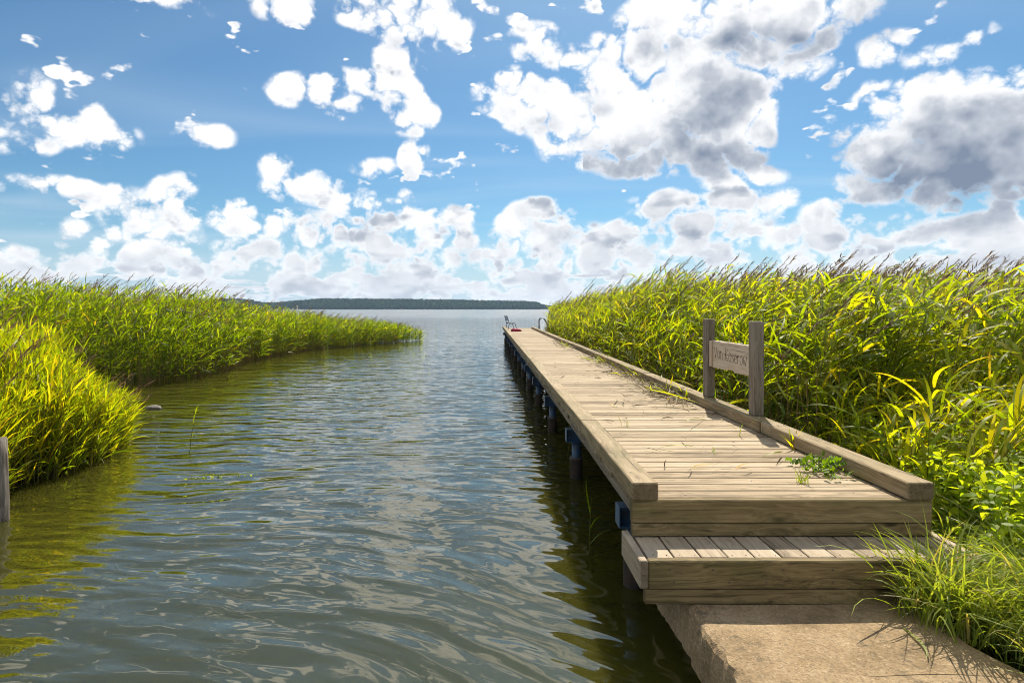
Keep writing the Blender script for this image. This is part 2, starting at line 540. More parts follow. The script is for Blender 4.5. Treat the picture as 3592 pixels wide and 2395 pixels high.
REED = [(0.0, (0.07, 0.13, 0.012)), (0.35, (0.15, 0.23, 0.014)), (0.65, (0.27, 0.33, 0.016)), (0.86, (0.40, 0.38, 0.02)), (1.0, (0.45, 0.30, 0.06))]
M_REED = leaf_mat('reed_leaf', REED)
M_STEM = leaf_mat('reed_stem', [(0.0, (0.10, 0.13, 0.025)), (0.5, (0.20, 0.19, 0.05)), (1.0, (0.30, 0.21, 0.09))], trans=0.15, gloss=0.05)
M_PLUME = leaf_mat('reed_plume', [(0.0, (0.11, 0.065, 0.04)), (0.5, (0.19, 0.12, 0.07)), (1.0, (0.28, 0.19, 0.12))], trans=0.5, gloss=0.02, tr_tint=(1, 1, 0.9))
M_GRASS = leaf_mat('long_grass', [(0.0, (0.09, 0.15, 0.03)), (0.5, (0.23, 0.32, 0.045)), (0.85, (0.30, 0.36, 0.08)), (1.0, (0.42, 0.36, 0.16))], trans=0.5, gloss=0.16, rough=0.45, tr_tint=(2.1, 1.8, 0.5))
M_WEED = leaf_mat('weed_leaf', [(0.0, (0.07, 0.15, 0.018)), (0.5, (0.20, 0.32, 0.025)), (1.0, (0.38, 0.47, 0.04))], trans=0.66, gloss=0.04, rough=0.6, tr_tint=(2.3, 1.9, 0.35))
M_DRY = leaf_mat('dry_reed', [(0.0, (0.045, 0.03, 0.015)), (0.6, (0.11, 0.075, 0.035)), (1.0, (0.34, 0.26, 0.14))], trans=0.25, gloss=0.05, tr_tint=(1, 1, 0.8))


def water_mat():
    m, T = new_mat('lagoon_water')
    geo = T.n('ShaderNodeNewGeometry').outputs['Position']
    sp = T.n('ShaderNodeSeparateXYZ', {0: geo})
    # ripples come in from the open water and turn along the jetty
    w = T.noise(geo, 0.35, 2.0, out=1)
    p = T.v('ADD', geo, T.v('MULTIPLY', T.v('SUBTRACT', w, (0.5, 0.5, 0.5)), (0.9, 0.9, 0.0)))
    sx = T.n('ShaderNodeSeparateXYZ', {0: p})
    turn = T.sstep(sx.outputs[0], -3.0, 1.0, 0.0, 0.34)
    near = T.sstep(sx.outputs[1], 7.0, 2.5)
    ry = T.m('ADD', sx.outputs[1], T.m('MULTIPLY', T.m('MULTIPLY', turn, near), T.m('ADD', sx.outputs[0], 3.0)))
    q = T.n('ShaderNodeCombineXYZ', {0: sx.outputs[0], 1: ry, 2: 0.0}).outputs[0]
    h1 = T.noise(T.v('MULTIPLY', q, (0.6, 1.6, 1.0)), 1.0, 0.0, 0.5)
    h2 = T.noise(T.v('MULTIPLY', q, (1.7, 5.0, 1.0)), 1.0, 0.0, 0.5, 0.2)
    h3 = T.noise(T.v('MULTIPLY', q, (4.2, 10.5, 1.0)), 1.0, 0.4, 0.5, 0.2)
    gust = T.noise(T.v('MULTIPLY', geo, (0.10, 0.16, 0.0)), 1.0, 2.0)
    calm = T.sstep(gust, 0.30, 0.62, 0.55, 1.15)
    far = T.m('MULTIPLY', T.sstep(sp.outputs[1], 7.0, 40.0, 1.0, 0.45), T.sstep(sp.outputs[1], 40.0, 250.0, 1.0, 0.12))
    rgh = T.sstep(sp.outputs[1], 40.0, 250.0, 0.012, 0.20)
    h = T.m('MULTIPLY_ADD', h2, 0.029, T.m('MULTIPLY', h1, 0.036))
    h = T.m('ADD', h, T.m('MULTIPLY', T.m('MULTIPLY', h3, 0.0115), calm))
    bp = T.n('ShaderNodeBump', {'Height': T.m('MULTIPLY', h, far), 'Strength': 1.0, 'Distance': 1.0})
    turb = T.noise(T.v('MULTIPLY', geo, (0.5, 0.5, 0.0)), 1.0, 2.0)
    body = T.mix(turb, (0.034, 0.034, 0.005), (0.048, 0.046, 0.008))
    b = T.n('ShaderNodeBsdfPrincipled', {'Base Color': body, 'Roughness': rgh, 'IOR': 1.60, 'Normal': bp.outputs[0], 'Specular IOR Level': 1.0, 'Subsurface Weight': 1.0, 'Subsurface Radius': (0.30, 0.30, 0.12), 'Subsurface Scale': 1.0})
    b.subsurface_method = 'BURLEY'
    finish(T, b.outputs[0])
    return m


M_WATER = water_mat()

# ------------------------------------------------------------------ the setting: water, marsh bank, far shore
FARW = 2600.0


def grid_mesh(name, xs, ys, hf):
    X, Y = np.meshgrid(xs, ys)
    Z = hf(X, Y)
    V = np.stack([X, Y, Z], -1).reshape(-1, 3)
    nx, ny = len(xs), len(ys)
    i = np.arange((nx - 1) * (ny - 1))
    a = (i // (nx - 1)) * nx + i % (nx - 1)
    F = np.stack([a, a + 1, a + nx + 1, a + nx], -1)
    me = bpy.data.meshes.new(name)
    me.from_pydata(V.tolist(), [], F.tolist())
    me.polygons.foreach_set('use_smooth', [True] * len(F))
    return me


water = mesh_obj('water', grid_mesh('water', np.linspace(-FARW, FARW, 40), np.linspace(-400, FARW, 30), lambda x, y: x * 0), M_WATER)
tag(water, kind='structure')


def vnoise(x, y, seed=0):
    """cheap smooth value noise for terrain"""
    r = np.random.RandomState(seed)
    t = r.rand(64, 64)
    xi, yi = np.floor(x).astype(int), np.floor(y).astype(int)
    fx, fy = x - xi, y - yi
    fx, fy = fx * fx * (3 - 2 * fx), fy * fy * (3 - 2 * fy)
    g = lambda a, b: t[a % 64, b % 64]
    return (g(xi, yi) * (1 - fx) + g(xi + 1, yi) * fx) * (1 - fy) + (g(xi, yi + 1) * (1 - fx) + g(xi + 1, yi + 1) * fx) * fy


def slab_right(y):
    """right-hand edge of the concrete landing, eaten by the grass"""
    y = np.asarray(y, float)
    return 2.14 + 0.30 * np.clip((y - 2.7) / 0.6, 0, 1) ** 1.5 + 0.28 * np.clip((2.6 - y) / 0.6, 0, 1.5) ** 1.2 + 0.025 * np.sin(y * 13)


def bank_h(x, y):
    edge = slab_right(np.clip(y, -5, 3.3)) + 0.02
    edge = np.where(y > 3.3, 2.58, edge)
    t = np.clip((x - edge) / 0.5, 0, 1)
    shore = 0.40 - 0.33 * np.clip((y - 4.0) / 6.0, 0, 1)
    h = -0.5 + (shore + 0.5) * t * t * (3 - 2 * t)
    return h + 0.06 * (vnoise(x * 1.7 + 9, y * 1.7 + 9, 3) - 0.5) + 0.10 * np.clip(x - 3.2, 0, 2)


bank = mesh_obj('marsh_bank', grid_mesh('marsh_bank', np.concatenate([np.linspace(2.0, 6, 50), np.linspace(6.3, 45, 40)]), np.concatenate([np.linspace(-6, 8, 80), np.linspace(8.5, 40, 50)]), bank_h), M_MUD)
tag(bank, kind='structure')

# concrete landing: thick slab with a chipped waterside edge
def slab():
    rr = np.random.RandomState(5)
    ys = np.linspace(-1.2, 3.62, 150)
    bm = bmesh.new()
    top = EYE - 1.557
    rows = []
    for y in ys:
        chip = 0.014 * (rr.rand() - 0.5) + 0.030 * (vnoise(np.array([y * 9.0 + 40]), np.array([0.5]), 1)[0] - 0.5) + 0.030 * max(0, vnoise(np.array([y * 3.3 + 70]), np.array([2.5]), 2)[0] - 0.55)
        xl = 1.045 + chip
        xr = float(slab_right(y)) + 0.10
        prof = [(xl + 0.10, -0.45), (xl + 0.09, top - 0.235), (xl - 0.02, top - 0.225), (xl - 0.015 + rr.rand() * 0.008, top - 0.12), (xl + rr.rand() * 0.016, top - 0.022 - rr.rand() * 0.016), (xl + 0.014 + rr.rand() * 0.022, top - 0.004 - rr.rand() * 0.008)]
        n = 26
        for k in range(n + 1):
            x = xl + 0.045 + (xr - xl - 0.045) * k / n
            prof.append((x, top + 0.010 * (float(vnoise(np.array([x * 3 + 30]), np.array([y * 3 + 30]), 7)[0]) - 0.5) ))
        prof.append((xr + 0.02, top - 0.25))
        rows.append([bm.verts.new((px, y, pz)) for px, pz in prof])
    for a, b in zip(rows[:-1], rows[1:]):
        for k in range(len(a) - 1):
            bm.faces.new((a[k], a[k + 1], b[k + 1], b[k]))
    bm.faces.new(rows[-1])
    bmesh.ops.recalc_face_normals(bm, faces=bm.faces)
    o = mesh_obj('concrete_landing', bm_mesh('concrete_landing', bm, False), M_CONC)
    tag(o, kind='structure')
    return o


slab()

# far shore across the lagoon
SHORE_Y = 1900.0
M_FAR = simple('far_meadow', (0.16, 0.15, 0.06), 0.95, col2=(0.10, 0.12, 0.04), scale=0.01)


def px2x(px, y):
    return (px - 1121) / 1350 * y


def shore_top(px):
    """height of the wooded skyline (metres) along the far shore, by bearing"""
    xs = [-1500, 200, 480, 500, 540, 580, 605, 640, 690, 740, 800, 1000, 1150, 1215, 1245, 1262, 1275, 3500]
    hs = [28, 28, 30, 37, 38, 33, 24, 25, 33, 38, 38, 35, 31, 28, 23, 17, 12, 16]
    return np.interp(px, xs, hs)


def hill_h(x, y):
    px = x / y * 1350 + 1121
    t = np.clip((y - SHORE_Y) / 130.0, 0, 1)
    base = np.maximum(shore_top(px) - 15.0, 1.5)
    return -0.6 + 0.9 * np.clip((y - SHORE_Y + 10) / 10, 0, 1) + base * t * t * (3 - 2 * t)


far_land = mesh_obj('far_shore', grid_mesh('far_shore', np.linspace(-2300, 2300, 160), np.linspace(SHORE_Y - 14, SHORE_Y + 420, 26), hill_h), M_FAR)
tag(far_land, kind='structure')


# ------------------------------------------------------------------ fast mesh from numpy ribbons
class Soup:
    def __init__(self):
        self.V, self.F4, self.F3, self.T, self.M4, self.M3 = [], [], [], [], [], []
        self.n = 0

    def ribbons(self, pts, side, width, tint, mat, fold=0.0):
        """pts (n,k,3) centre line, side (n,k,3) unit, width (n,k); the last point is the tip"""
        n, k, _ = pts.shape
        w = width[..., None] * side * 0.5
        L = pts[:, :-1] - w[:, :-1]
        R = pts[:, :-1] + w[:, :-1]
        V = np.concatenate([L, R, pts[:, -1:]], 1)          # (n, 2(k-1)+1, 3)
        m = V.shape[1]
        base = self.n + np.arange(n) * m
        i = np.arange(k - 2)
        q = np.stack([i, i + k - 1, i + k, i + 1], -1)
        self.F4.append((base[:, None, None] + q[None]).reshape(-1, 4))
        self.M4.append(np.full(n * (k - 2), mat))
        t = np.array([[k - 2, 2 * k - 3, m - 1]])
        self.F3.append((base[:, None, None] + t[None]).reshape(-1, 3))
        self.M3.append(np.full(n, mat))
        self.V.append(V.reshape(-1, 3))
        self.T.append(np.repeat(tint, m))
        self.n += n * m

    def tubes(self, pts, rad, tint, mat, sides=3):
        n, k, _ = pts.shape
        a = np.arange(sides) * 2 * np.pi / sides
        ring = np.stack([np.cos(a), np.sin(a), a * 0], -1)
        V = pts[:, :, None, :] + ring[None, None] * rad[..., None, None]
        m = k * sides
        base = self.n + np.arange(n) * m
        f = []
        for i in range(k - 1):
            for s in range(sides):
                s2 = (s + 1) % sides
                f.append((i * sides + s, i * sides + s2, (i + 1) * sides + s2, (i + 1) * sides + s))
        self.F4.append((base[:, None, None] + np.array(f)[None]).reshape(-1, 4))
        self.M4.append(np.full(n * len(f), mat))
        self.V.append(V.reshape(-1, 3))
        self.T.append(np.repeat(tint, m))
        self.n += n * m

    def mesh(self, name, mats):
        V = np.concatenate(self.V)
        F4 = np.concatenate(self.F4) if self.F4 else np.zeros((0, 4), int)
        F3 = np.concatenate(self.F3) if self.F3 else np.zeros((0, 3), int)
        me = bpy.data.meshes.new(name)
        me.vertices.add(len(V))
        me.vertices.foreach_set('co', V.astype(np.float32).ravel())
        me.loops.add(F4.size + F3.size)
        me.loops.foreach_set('vertex_index', np.concatenate([F4.ravel(), F3.ravel()]).astype(np.int32))
        me.polygons.add(len(F4) + len(F3))
        st = np.concatenate([np.arange(len(F4)) * 4, F4.size + np.arange(len(F3)) * 3])
        me.polygons.foreach_set('loop_start', st.astype(np.int32))
        mi = np.concatenate(self.M4 + self.M3)
        me.polygons.foreach_set('material_index', mi.astype(np.int32))
        me.polygons.foreach_set('use_smooth', np.ones(len(mi), bool))
        me.update(calc_edges=True)
        at = me.attributes.new('tint', 'FLOAT', 'POINT')
        at.data.foreach_set('value', np.concatenate(self.T).astype(np.float32))
        for m in mats:
            me.materials.append(m)
        return me


def unit(v):
    return v / np.maximum(np.linalg.norm(v, axis=-1, keepdims=True), 1e-9)


def arc_leaves(rng, org, az, el0, droop, L, W, k=6, twist=0.5, prof=None):
    """curved ribbons leaving org at elevation el0 and bending down by droop along their length"""
    n = len(org)
    t = np.linspace(0, 1, k)
    ang = el0[:, None] - droop[:, None] * t[None] ** 1.4
    seg = (L / (k - 1))[:, None]
    dh = np.cos(ang) * seg
    dz = np.sin(ang) * seg
    H = np.concatenate([np.zeros((n, 1)), np.cumsum(dh[:, :-1], 1)], 1)
    Z = np.concatenate([np.zeros((n, 1)), np.cumsum(dz[:, :-1], 1)], 1)
    bend = rng.normal(0, 0.25, n)[:, None] * t[None] ** 2
    a = az[:, None] + bend
    pts = org[:, None, :] + np.stack([np.cos(a) * H, np.sin(a) * H, Z], -1)
    tan = np.gradient(pts, axis=1)
    tan = unit(tan)
    sd = np.stack([-np.sin(a), np.cos(a), a * 0], -1)
    nrm = np.cross(tan, sd)
    tw = (rng.normal(0, twist, n)[:, None] + rng.normal(0, 0.6, n)[:, None] * t[None])[..., None]
    side = unit(sd * np.cos(tw) + nrm * np.sin(tw))
    if prof is None:
        prof = np.interp(t, [0, 0.15, 0.4, 0.7, 1], [0.45, 0.9, 1.0, 0.7, 0.0])
    return pts, side, W[:, None] * prof[None]


def add_reeds(sp, rng, base, H, wind=(1.0, 0.0), lean=0.16, nleaf=11, leafL=0.42, leafW=0.028, plume=0.25, k=6, low=0.22, spread=0.95, tint_mu=0.50, dead=0.022, droop=1.0, up=0.9):
    n = len(base)
    waz = math.atan2(wind[1], wind[0])
    ln = np.abs(rng.normal(lean, lean * 0.5, n))
    la = waz + rng.normal(0, 0.8, n)
    ks = 6
    t = np.linspace(0, 1, ks)

    def at(tt, idx):
        s = ln[idx] * H[idx] * tt ** 2.0
        return base[idx] + np.stack([np.cos(la[idx]) * s, np.sin(la[idx]) * s, H[idx] * tt * (1 - 0.25 * ln[idx] * tt)], -1)
    idx = np.arange(n)
    pts = np.stack([at(np.full(n, q), idx) for q in t], 1)
    rad = (0.0050 * (0.8 + 0.4 * rng.rand(n)))[:, None] * np.linspace(1, 0.35, ks)[None]
    plant_t = np.clip(rng.normal(tint_mu, 0.12, n), 0, 0.85)
    sp.tubes(pts, rad, np.clip(rng.rand(n) * 0.8 + 0.1, 0, 1), 1)
    # leaves
    N = n * nleaf
    ii = np.repeat(idx, nleaf)
    lt = low + (0.985 - low) * (np.tile(np.linspace(0, 1, nleaf), n) + rng.normal(0, 0.03, N)).clip(0, 1)
    org = at(lt, ii)
    az = waz + rng.normal(0, spread, N) + np.where(rng.rand(N) < 0.22, rng.choice([-1, 1], N) * 1.9, 0)
    el0 = up + rng.normal(0, 0.28, N) + 0.25 * (lt - 0.5)
    dr = np.abs(rng.normal(droop, 0.45, N))
    L = leafL * (0.55 + 0.75 * rng.rand(N)) * np.interp(lt, [0, 0.5, 0.85, 1.0], [0.75, 1.0, 1.0, 0.6])
    W = leafW * (0.6 + 0.7 * rng.rand(N))
    p, s, w = arc_leaves(rng, org, az, el0, dr, L, W, k)
    ti = np.clip(plant_t[ii] + rng.normal(0, 0.14, N), 0.0, 0.88)
    dd = rng.rand(N) < dead * (1.6 - lt)
    ti = np.where(dd, 0.90 + 0.1 * rng.rand(N), ti)
    sp.ribbons(p, s, w, ti, 0)
    # plumes
    pi = idx[rng.rand(n) < plume]
    if len(pi):
        m = 20
        top = at(np.full(len(pi), 1.0), pi)
        dirv = unit(top - at(np.full(len(pi), 0.92), pi))
        jj = np.repeat(np.arange(len(pi)), m)
        u = np.tile(np.linspace(0, 1, m), len(pi))
        PL = (0.24 + 0.14 * rng.rand(len(pi)))[jj]
        c = top[jj] + dirv[jj] * (u * PL)[:, None] + np.stack([0.75 * (u * PL) * np.cos(waz), 0 * u, 0 * u], -1)
        az = waz + rng.normal(0, 0.55, len(jj))
        p, s, w = arc_leaves(rng, c, az, 1.15 - 0.5 * rng.rand(len(jj)), 0.9 + 0.6 * rng.rand(len(jj)), (0.13 - 0.05 * u) * (0.7 + 0.6 * rng.rand(len(jj))), np.full(len(jj), 0.012), 4, prof=np.array([0.8, 1.0, 0.8, 0]))
        sp.ribbons(p, s, w, np.clip(rng.normal(0.45, 0.2, len(jj)), 0, 1), 2)


REED_MATS = [M_REED, M_STEM, M_PLUME]
rng = np.random.RandomState(11)


def scatter(n, x0, x1, y0, y1, keep):
    x = x0 + (x1 - x0) * rng.rand(n)
    y = y0 + (y1 - y0) * rng.rand(n)
    k = keep(x, y)
    return x[k], y[k]


# --- reed bed on the right of the jetty
def right_top(x, y):
    """height of the reed tops above the water"""
    return 1.74 + 0.076 * np.clip(y, 0, 12.3) + 0.25 * (vnoise(x * 0.6 + 5, y * 0.6 + 5, 4) - 0.5) - 0.05 * np.clip(y - 13, 0, 30) / 2


sp = Soup()
xa, ya = scatter(2600, 2.72, 3.7, 5.4, 34.5, lambda x, y: x > 0.101 * y)
xb, yb = scatter(21000, 3.4, 20.0, 5.3, 36.0, lambda x, y: (x > 0.101 * y) & (x < 0.95 * y + 1.0) & (rng.rand(len(x)) < np.clip(1.3 - (x - 3) / 14, 0.35, 1)))
X, Y = np.concatenate([xa, xb]), np.concatenate([ya, yb])
Zg = bank_h(X, Y)
Ht = right_top(X, Y) * (0.82 + 0.22 * rng.rand(len(X))) - Zg
edge = np.clip((X - 2.7) / 0.7, 0, 1)
Ht *= 0.66 + 0.34 * edge
near = Y < 9
for sel, kk, nl in ((near, 7, 16), (~near & (Y < 18), 5, 13), (~near & (Y >= 18), 4, 9)):
    add_reeds(sp, rng, np.stack([X, Y, Zg - 0.02], -1)[sel], Ht[sel], nleaf=nl, k=kk, leafL=0.40, leafW=0.027, plume=0.14, lean=0.20, up=0.70, spread=0.8)
def straw(sp, x, y, z, h):
    n = len(x)
    l = rng.normal(0, 0.10, (n, 2))
    pts = np.stack([np.stack([x + l[:, 0] * h * q, y + l[:, 1] * h * q, z + h * q], -1) for q in np.linspace(0, 1, 4)], 1)
    sp.tubes(pts, np.full((n, 4), 0.0052) * np.linspace(1, 0.6, 4)[None], 0.75 + 0.5 * rng.rand(n), 1)


ys = rng.uniform(5.2, 30, 1500)
xs = np.maximum(2.66, 0.099 * ys) + np.abs(rng.normal(0, 0.22, 1500))
straw(sp, xs, ys, bank_h(xs, ys) - 0.05, rng.uniform(0.7, 1.5, 1500))
xs, ys = scatter(330, 2.75, 5.0, 3.9, 5.6, lambda x, y: x < 0.93 * y)
add_reeds(sp, rng, np.stack([xs, ys, bank_h(xs, ys)], -1), rng.uniform(0.4, 0.95, len(xs)), nleaf=8, k=8, leafL=0.42, leafW=0.026, plume=0.0, lean=0.25, up=0.85, droop=1.2, tint_mu=0.62, spread=1.3)
o = mesh_obj('reed_bed', sp.mesh('reed_bed', REED_MATS))
tag(o, 'tall wind-blown reed bed along the right side of the wooden jetty', 'reeds', kind='stuff')

# --- reed bed on the far left bank
def left_far_edge(y):
    return np.interp(y, [13, 14.8, 16.1, 19, 22, 26.7, 30, 33, 35.5], [-8.9, -8.3, -7.9, -8.2, -8.5, -8.1, -6.4, -5.0, -4.2])


sp = Soup()
def keep_lf(x, y):
    e = left_far_edge(y) + 0.35 * (vnoise(y * 1.3, y * 0, 8) - 0.5)
    return (x < e) & (x > -0.90 * y - 2.5) & ((e - x) < 14) & (rng.rand(len(x)) < np.clip(1.25 - (e - x) / 9, 0.30, 1))
X, Y = scatter(33000, -34, -4.0, 13.6, 36, keep_lf)
e = left_far_edge(Y)
ht = np.interp(Y, [13, 18, 22, 27, 31, 34.7, 36], [2.45, 2.55, 2.25, 1.85, 1.50, 1.10, 0.9])
ht = ht + 0.35 * np.clip((e - X - 2) / 6, 0, 1)
Ht = ht * (0.80 + 0.25 * rng.rand(len(X))) * (0.66 + 0.34 * np.clip((e - X) / 0.9, 0, 1)) + 0.25 * (vnoise(X * 0.5 + 40, Y * 0.5, 9) - 0.5)
add_reeds(sp, rng, np.stack([X, Y, 0 * X - 0.05], -1), Ht, nleaf=9, k=4, leafL=0.42, leafW=0.032, plume=0.13, lean=0.20, low=0.12, up=0.72, spread=0.85, tint_mu=0.30)  # tint kept low: shade of the backlit bank put into the leaf colour
ys = rng.uniform(14.0, 33, 900)
xs = left_far_edge(ys) - np.abs(rng.normal(0, 0.25, 900)) + 0.1
straw(sp, xs, ys, np.full(900, -0.1), rng.uniform(0.4, 1.0, 900))
o = mesh_obj('reed_bed', sp.mesh('reed_bed', REED_MATS))
tag(o, 'long green reed bank across the open water, tapering towards the far hills', 'reeds', kind='stuff')

# --- reed clump at the near left
sp = Soup()
def keep_ln(x, y):
    e = np.interp(y, [5.3, 5.7, 6.6, 7.3, 8.3, 9.4, 10.2], [-4.75, -4.30, -4.35, -4.25, -4.55, -5.4, -6.4]) + 0.25 * (vnoise(y * 2.1, y * 0, 12) - 0.5)
    return (x < e - 0.52) & (x > -0.92 * y - 1.6)
X, Y = scatter(5600, -9.5, -4.0, 5.35, 9.3, keep_ln)
e = np.interp(Y, [5.3, 5.7, 6.6, 7.3, 8.3, 9.4, 10.2], [-4.75, -4.30, -4.35, -4.25, -4.55, -5.4, -6.4])
ht = 0.95 + 0.85 * np.clip((e - X - 0.1) / 1.7, 0, 1)
ht = np.where(Y < 6.2, ht * 0.82, ht)
pxx = 1121 + (X + 0.22) / Y * 1350
cap = EYE - (np.interp(pxx, [-200, 120, 150, 185, 230, 270, 310, 400], [728, 748, 812, 845, 870, 890, 915, 960]) - 709) * Y / 1350
Ht = np.minimum(ht, np.maximum(cap - 0.08, 0.45)) * (0.72 + 0.36 * rng.rand(len(X)))
add_reeds(sp, rng, np.stack([X, Y, 0 * X - 0.05], -1), Ht, nleaf=12, k=6, leafL=0.36, leafW=0.019, plume=0.03, lean=0.17, low=0.08, tint_mu=0.58, droop=0.55, up=1.05, spread=0.8)
o = mesh_obj('reed_clump', sp.mesh('reed_clump', REED_MATS))
tag(o, 'bright yellow-green reed clump standing in the water at the left edge', 'reeds', kind='stuff')

# ------------------------------------------------------------------ the jetty
rnd = random.Random(4)
XL, XR = 0.835, 2.58              # outer sides of the deck
Y0, Y1 = 3.41, 34.0
jetty = empty('jetty', (1.70, Y0, 0))
JL = Vector((1.70, Y0, 0))
tag(jetty, 'long weathered wooden jetty on blue steel piles running out into the lagoon', 'jetty')


def jb(name, c, L, W, H, mat, rot=(0, 0, 0), bev=0.004, key=None, parent=None):
    return board(name, Vector(c) - (JL if parent is None else Vector((0, 0, 0))), L, W, H, mat, parent or jetty, rot, bev, key)


PITCH = 0.1345
yy = Y0 + 0.050 + PITCH / 2
k = 0
while yy < Y1:
    dz = rnd.uniform(-0.0022, 0.0015)
    gap = rnd.choice([0.008, 0.009, 0.010, 0.011, 0.012, 0.016])
    Lp = 1.735
    jb('deck_plank', (1.7075 + rnd.uniform(-0.010, 0.010), yy, DECK - 0.019 + dz), Lp, round(PITCH - gap, 4), 0.038, M_DECK, (rnd.uniform(-0.006, 0.006), rnd.uniform(-0.0015, 0.0015), rnd.uniform(-0.0016, 0.0016)), 0.005)
    yy += PITCH
    k += 1
# kerb beams
H_K, W_K = 0.102, 0.150
for side_x, joints in ((XL + W_K / 2, [3.39, 5.30, 9.10, 10.84, 14.8, 18.8, 22.8, 26.8, 30.7, 34.05]), (XR - W_K / 2, [3.39, 5.05, 5.25, 9.2, 13.2, 17.2, 21.2, 25.2, 29.2, 33.0])):
    for a, b in zip(joints[:-1], joints[1:]):
        c = (side_x + rnd.uniform(-0.005, 0.005), (a + b) / 2, DECK + 0.004 + H_K / 2 + rnd.uniform(-0.003, 0.003))
        jb('kerb_beam', c, b - a - 0.005, W_K, H_K, M_KERB, (0, rnd.uniform(-0.0015, 0.0015), math.pi / 2 + rnd.uniform(-0.0012, 0.0012)), 0.007)
# screw heads along the kerbs and plank ends
bm = bmesh.new()
def screw(x, y, z, r=0.0055):
    m = Matrix.Translation((x - JL.x, y - JL.y, z))
    bmesh.ops.create_cone(bm, cap_ends=True, segments=7, radius1=r, radius2=r * 0.7, depth=0.003, matrix=m)
y = 3.62
while y < 33.5:
    screw(XL + 0.045 + rnd.uniform(-.01, .01), y, DECK + 0.004 + H_K + 0.0022)
    screw(XL + 0.105 + rnd.uniform(-.01, .01), y + rnd.uniform(0.1, .3), DECK + 0.004 + H_K + 0.0022)
    screw(XR - 0.06 + rnd.uniform(-.02, .02), y, DECK + 0.004 + H_K + 0.0022)
    y += rnd.uniform(0.32, 0.62)
for i in range(70):
    y = Y0 + 0.05 + PITCH * (i + 0.3)
    for x in (XL + 0.36, 1.71, XR - 0.36):
        if rnd.random() < 0.6:
            screw(x + rnd.uniform(-.02, .02), y + rnd.uniform(0, .06), DECK + 0.001, 0.0045)
o = mesh_obj('screw_heads', bm_mesh('screw_heads', bm), M_SCREW, jetty)
tag(o, kind='stuff')
# front fascia boards
jb('fascia_board', (1.7075, Y0 + 0.0225, DECK + 0.001 - 0.067), 1.748, 0.045, 0.134, M_FASC, bev=0.006)
jb('fascia_board', (1.709, Y0 + 0.0265, DECK - 0.137 - 0.0365), 1.742, 0.045, 0.073, M_FASC, bev=0.005)
# stringers, cross beams and piles
for sx in (0.98, 1.71, 2.44):
    for a in np.arange(Y0 + 0.06, Y1 - 0.2, 6.1):
        b = min(a + 6.09, Y1 - 0.05)
        jb('stringer', (sx, (a + b) / 2, DECK - 0.040 - 0.098), b - a, 0.07, 0.192, M_POST, (0, 0, math.pi / 2))


def ibeam_mesh(L, W, H, t):
    bm = bmesh.new()
    w, h = W / 2, H / 2
    pr = [(-w, -h), (w, -h), (w, -h + t), (t / 2, -h + t), (t / 2, h - t), (w, h - t), (w, h), (-w, h), (-w, h - t), (-t / 2, h - t), (-t / 2, -h + t), (-w, -h + t)]
    A = [bm.verts.new((-L / 2, a, b)) for a, b in pr]
    B = [bm.verts.new((L / 2, a, b)) for a, b in pr]
    for i in range(12):
        j = (i + 1) % 12
        bm.faces.new((A[i], A[j], B[j], B[i]))
    bm.faces.new(list(reversed(A)))
    bm.faces.new(B)
    bmesh.ops.recalc_face_normals(bm, faces=bm.faces)
    me = bm_mesh('cross_beam', bm)
    me.materials.append(M_BLUE)
    return me


ib = ibeam_mesh(1.72, 0.13, 0.145, 0.012)
plate = box_mesh(0.008, 0.128, 0.143, 0.002, M_BLUE, 'plate')


def cyl_mesh(r, z0, z1, mat, sides=18, name='pile', flare=None):
    bm = bmesh.new()
    rs = [r, r] if flare is None else [r, r, r * 1.06, r * 1.06]
    zs = [z0, z1] if flare is None else [z0, z1 - flare, z1 - flare + 0.004, z1]
    tube_bm(bm, [(0, 0, z) for z in zs], rs, sides)
    me = bm_mesh(name, bm)
    for p in me.polygons:
        p.use_smooth = len(p.vertices) == 4
    me.materials.append(mat)
    return me


pile_me = cyl_mesh(0.052, 0.0, 0.400, M_BLUE)
sleeve_me = cyl_mesh(0.074, -1.4, 0.235, M_SLEEVE, flare=0.03)
ztop = DECK - 0.236
for j, py in enumerate([4.05, 6.62, 9.08, 11.55, 14.0, 16.45, 18.9, 21.35, 23.8, 26.25, 28.7, 31.15, 33.4]):
    cx = 0.885 + rnd.uniform(-0.02, 0.02)
    cb = mesh_obj('cross_beam', ib, None, jetty, Vector((cx + 0.86, py, ztop - 0.0725)) - JL)
    mesh_obj('end_plate', plate, None, cb, (-0.8645, 0, 0))
    for px in (1.005, 2.41):
        pl = mesh_obj('pile', pile_me, None, jetty, Vector((px + rnd.uniform(-0.012, 0.012), py, 0)) - JL)
        mesh_obj('sleeve', sleeve_me, None, pl)

# ------------------------------------------------------------------ wooden step in front of the jetty
SX, SY = 1.70, 3.09
step = empty('wooden_step', (SX, SY, 0))
tag(step, 'broad wooden step between the concrete landing and the jetty deck', 'step')
ST = EYE - 1.326
def sb(name, c, L, W, H, mat, rot=(0, 0, 0), bev=0.004, key=None):
    return board(name, Vector(c) - Vector((SX, SY, 0)), L, W, H, mat, step, rot, bev, key)
n = 12
for i in range(n):
    x = 0.852 + 0.1445 * (i + 0.5)
    sb('tread_board', (x, SY + 0.047 + 0.185, ST - 0.019 + rnd.uniform(-.0015, .0015)), 0.37, 0.1365, 0.038, M_STEP, (0, 0, math.pi / 2 + rnd.uniform(-.004, .004)), 0.004)
sb('front_board', (1.722, SY + 0.0225, ST + 0.001 - 0.0745), 1.756, 0.045, 0.149, M_FASC, bev=0.006)
sb('lower_front_board', (1.705, SY + 0.028, ST - 0.152 - 0.0395), 1.755, 0.045, 0.078, M_FASC, bev=0.005)
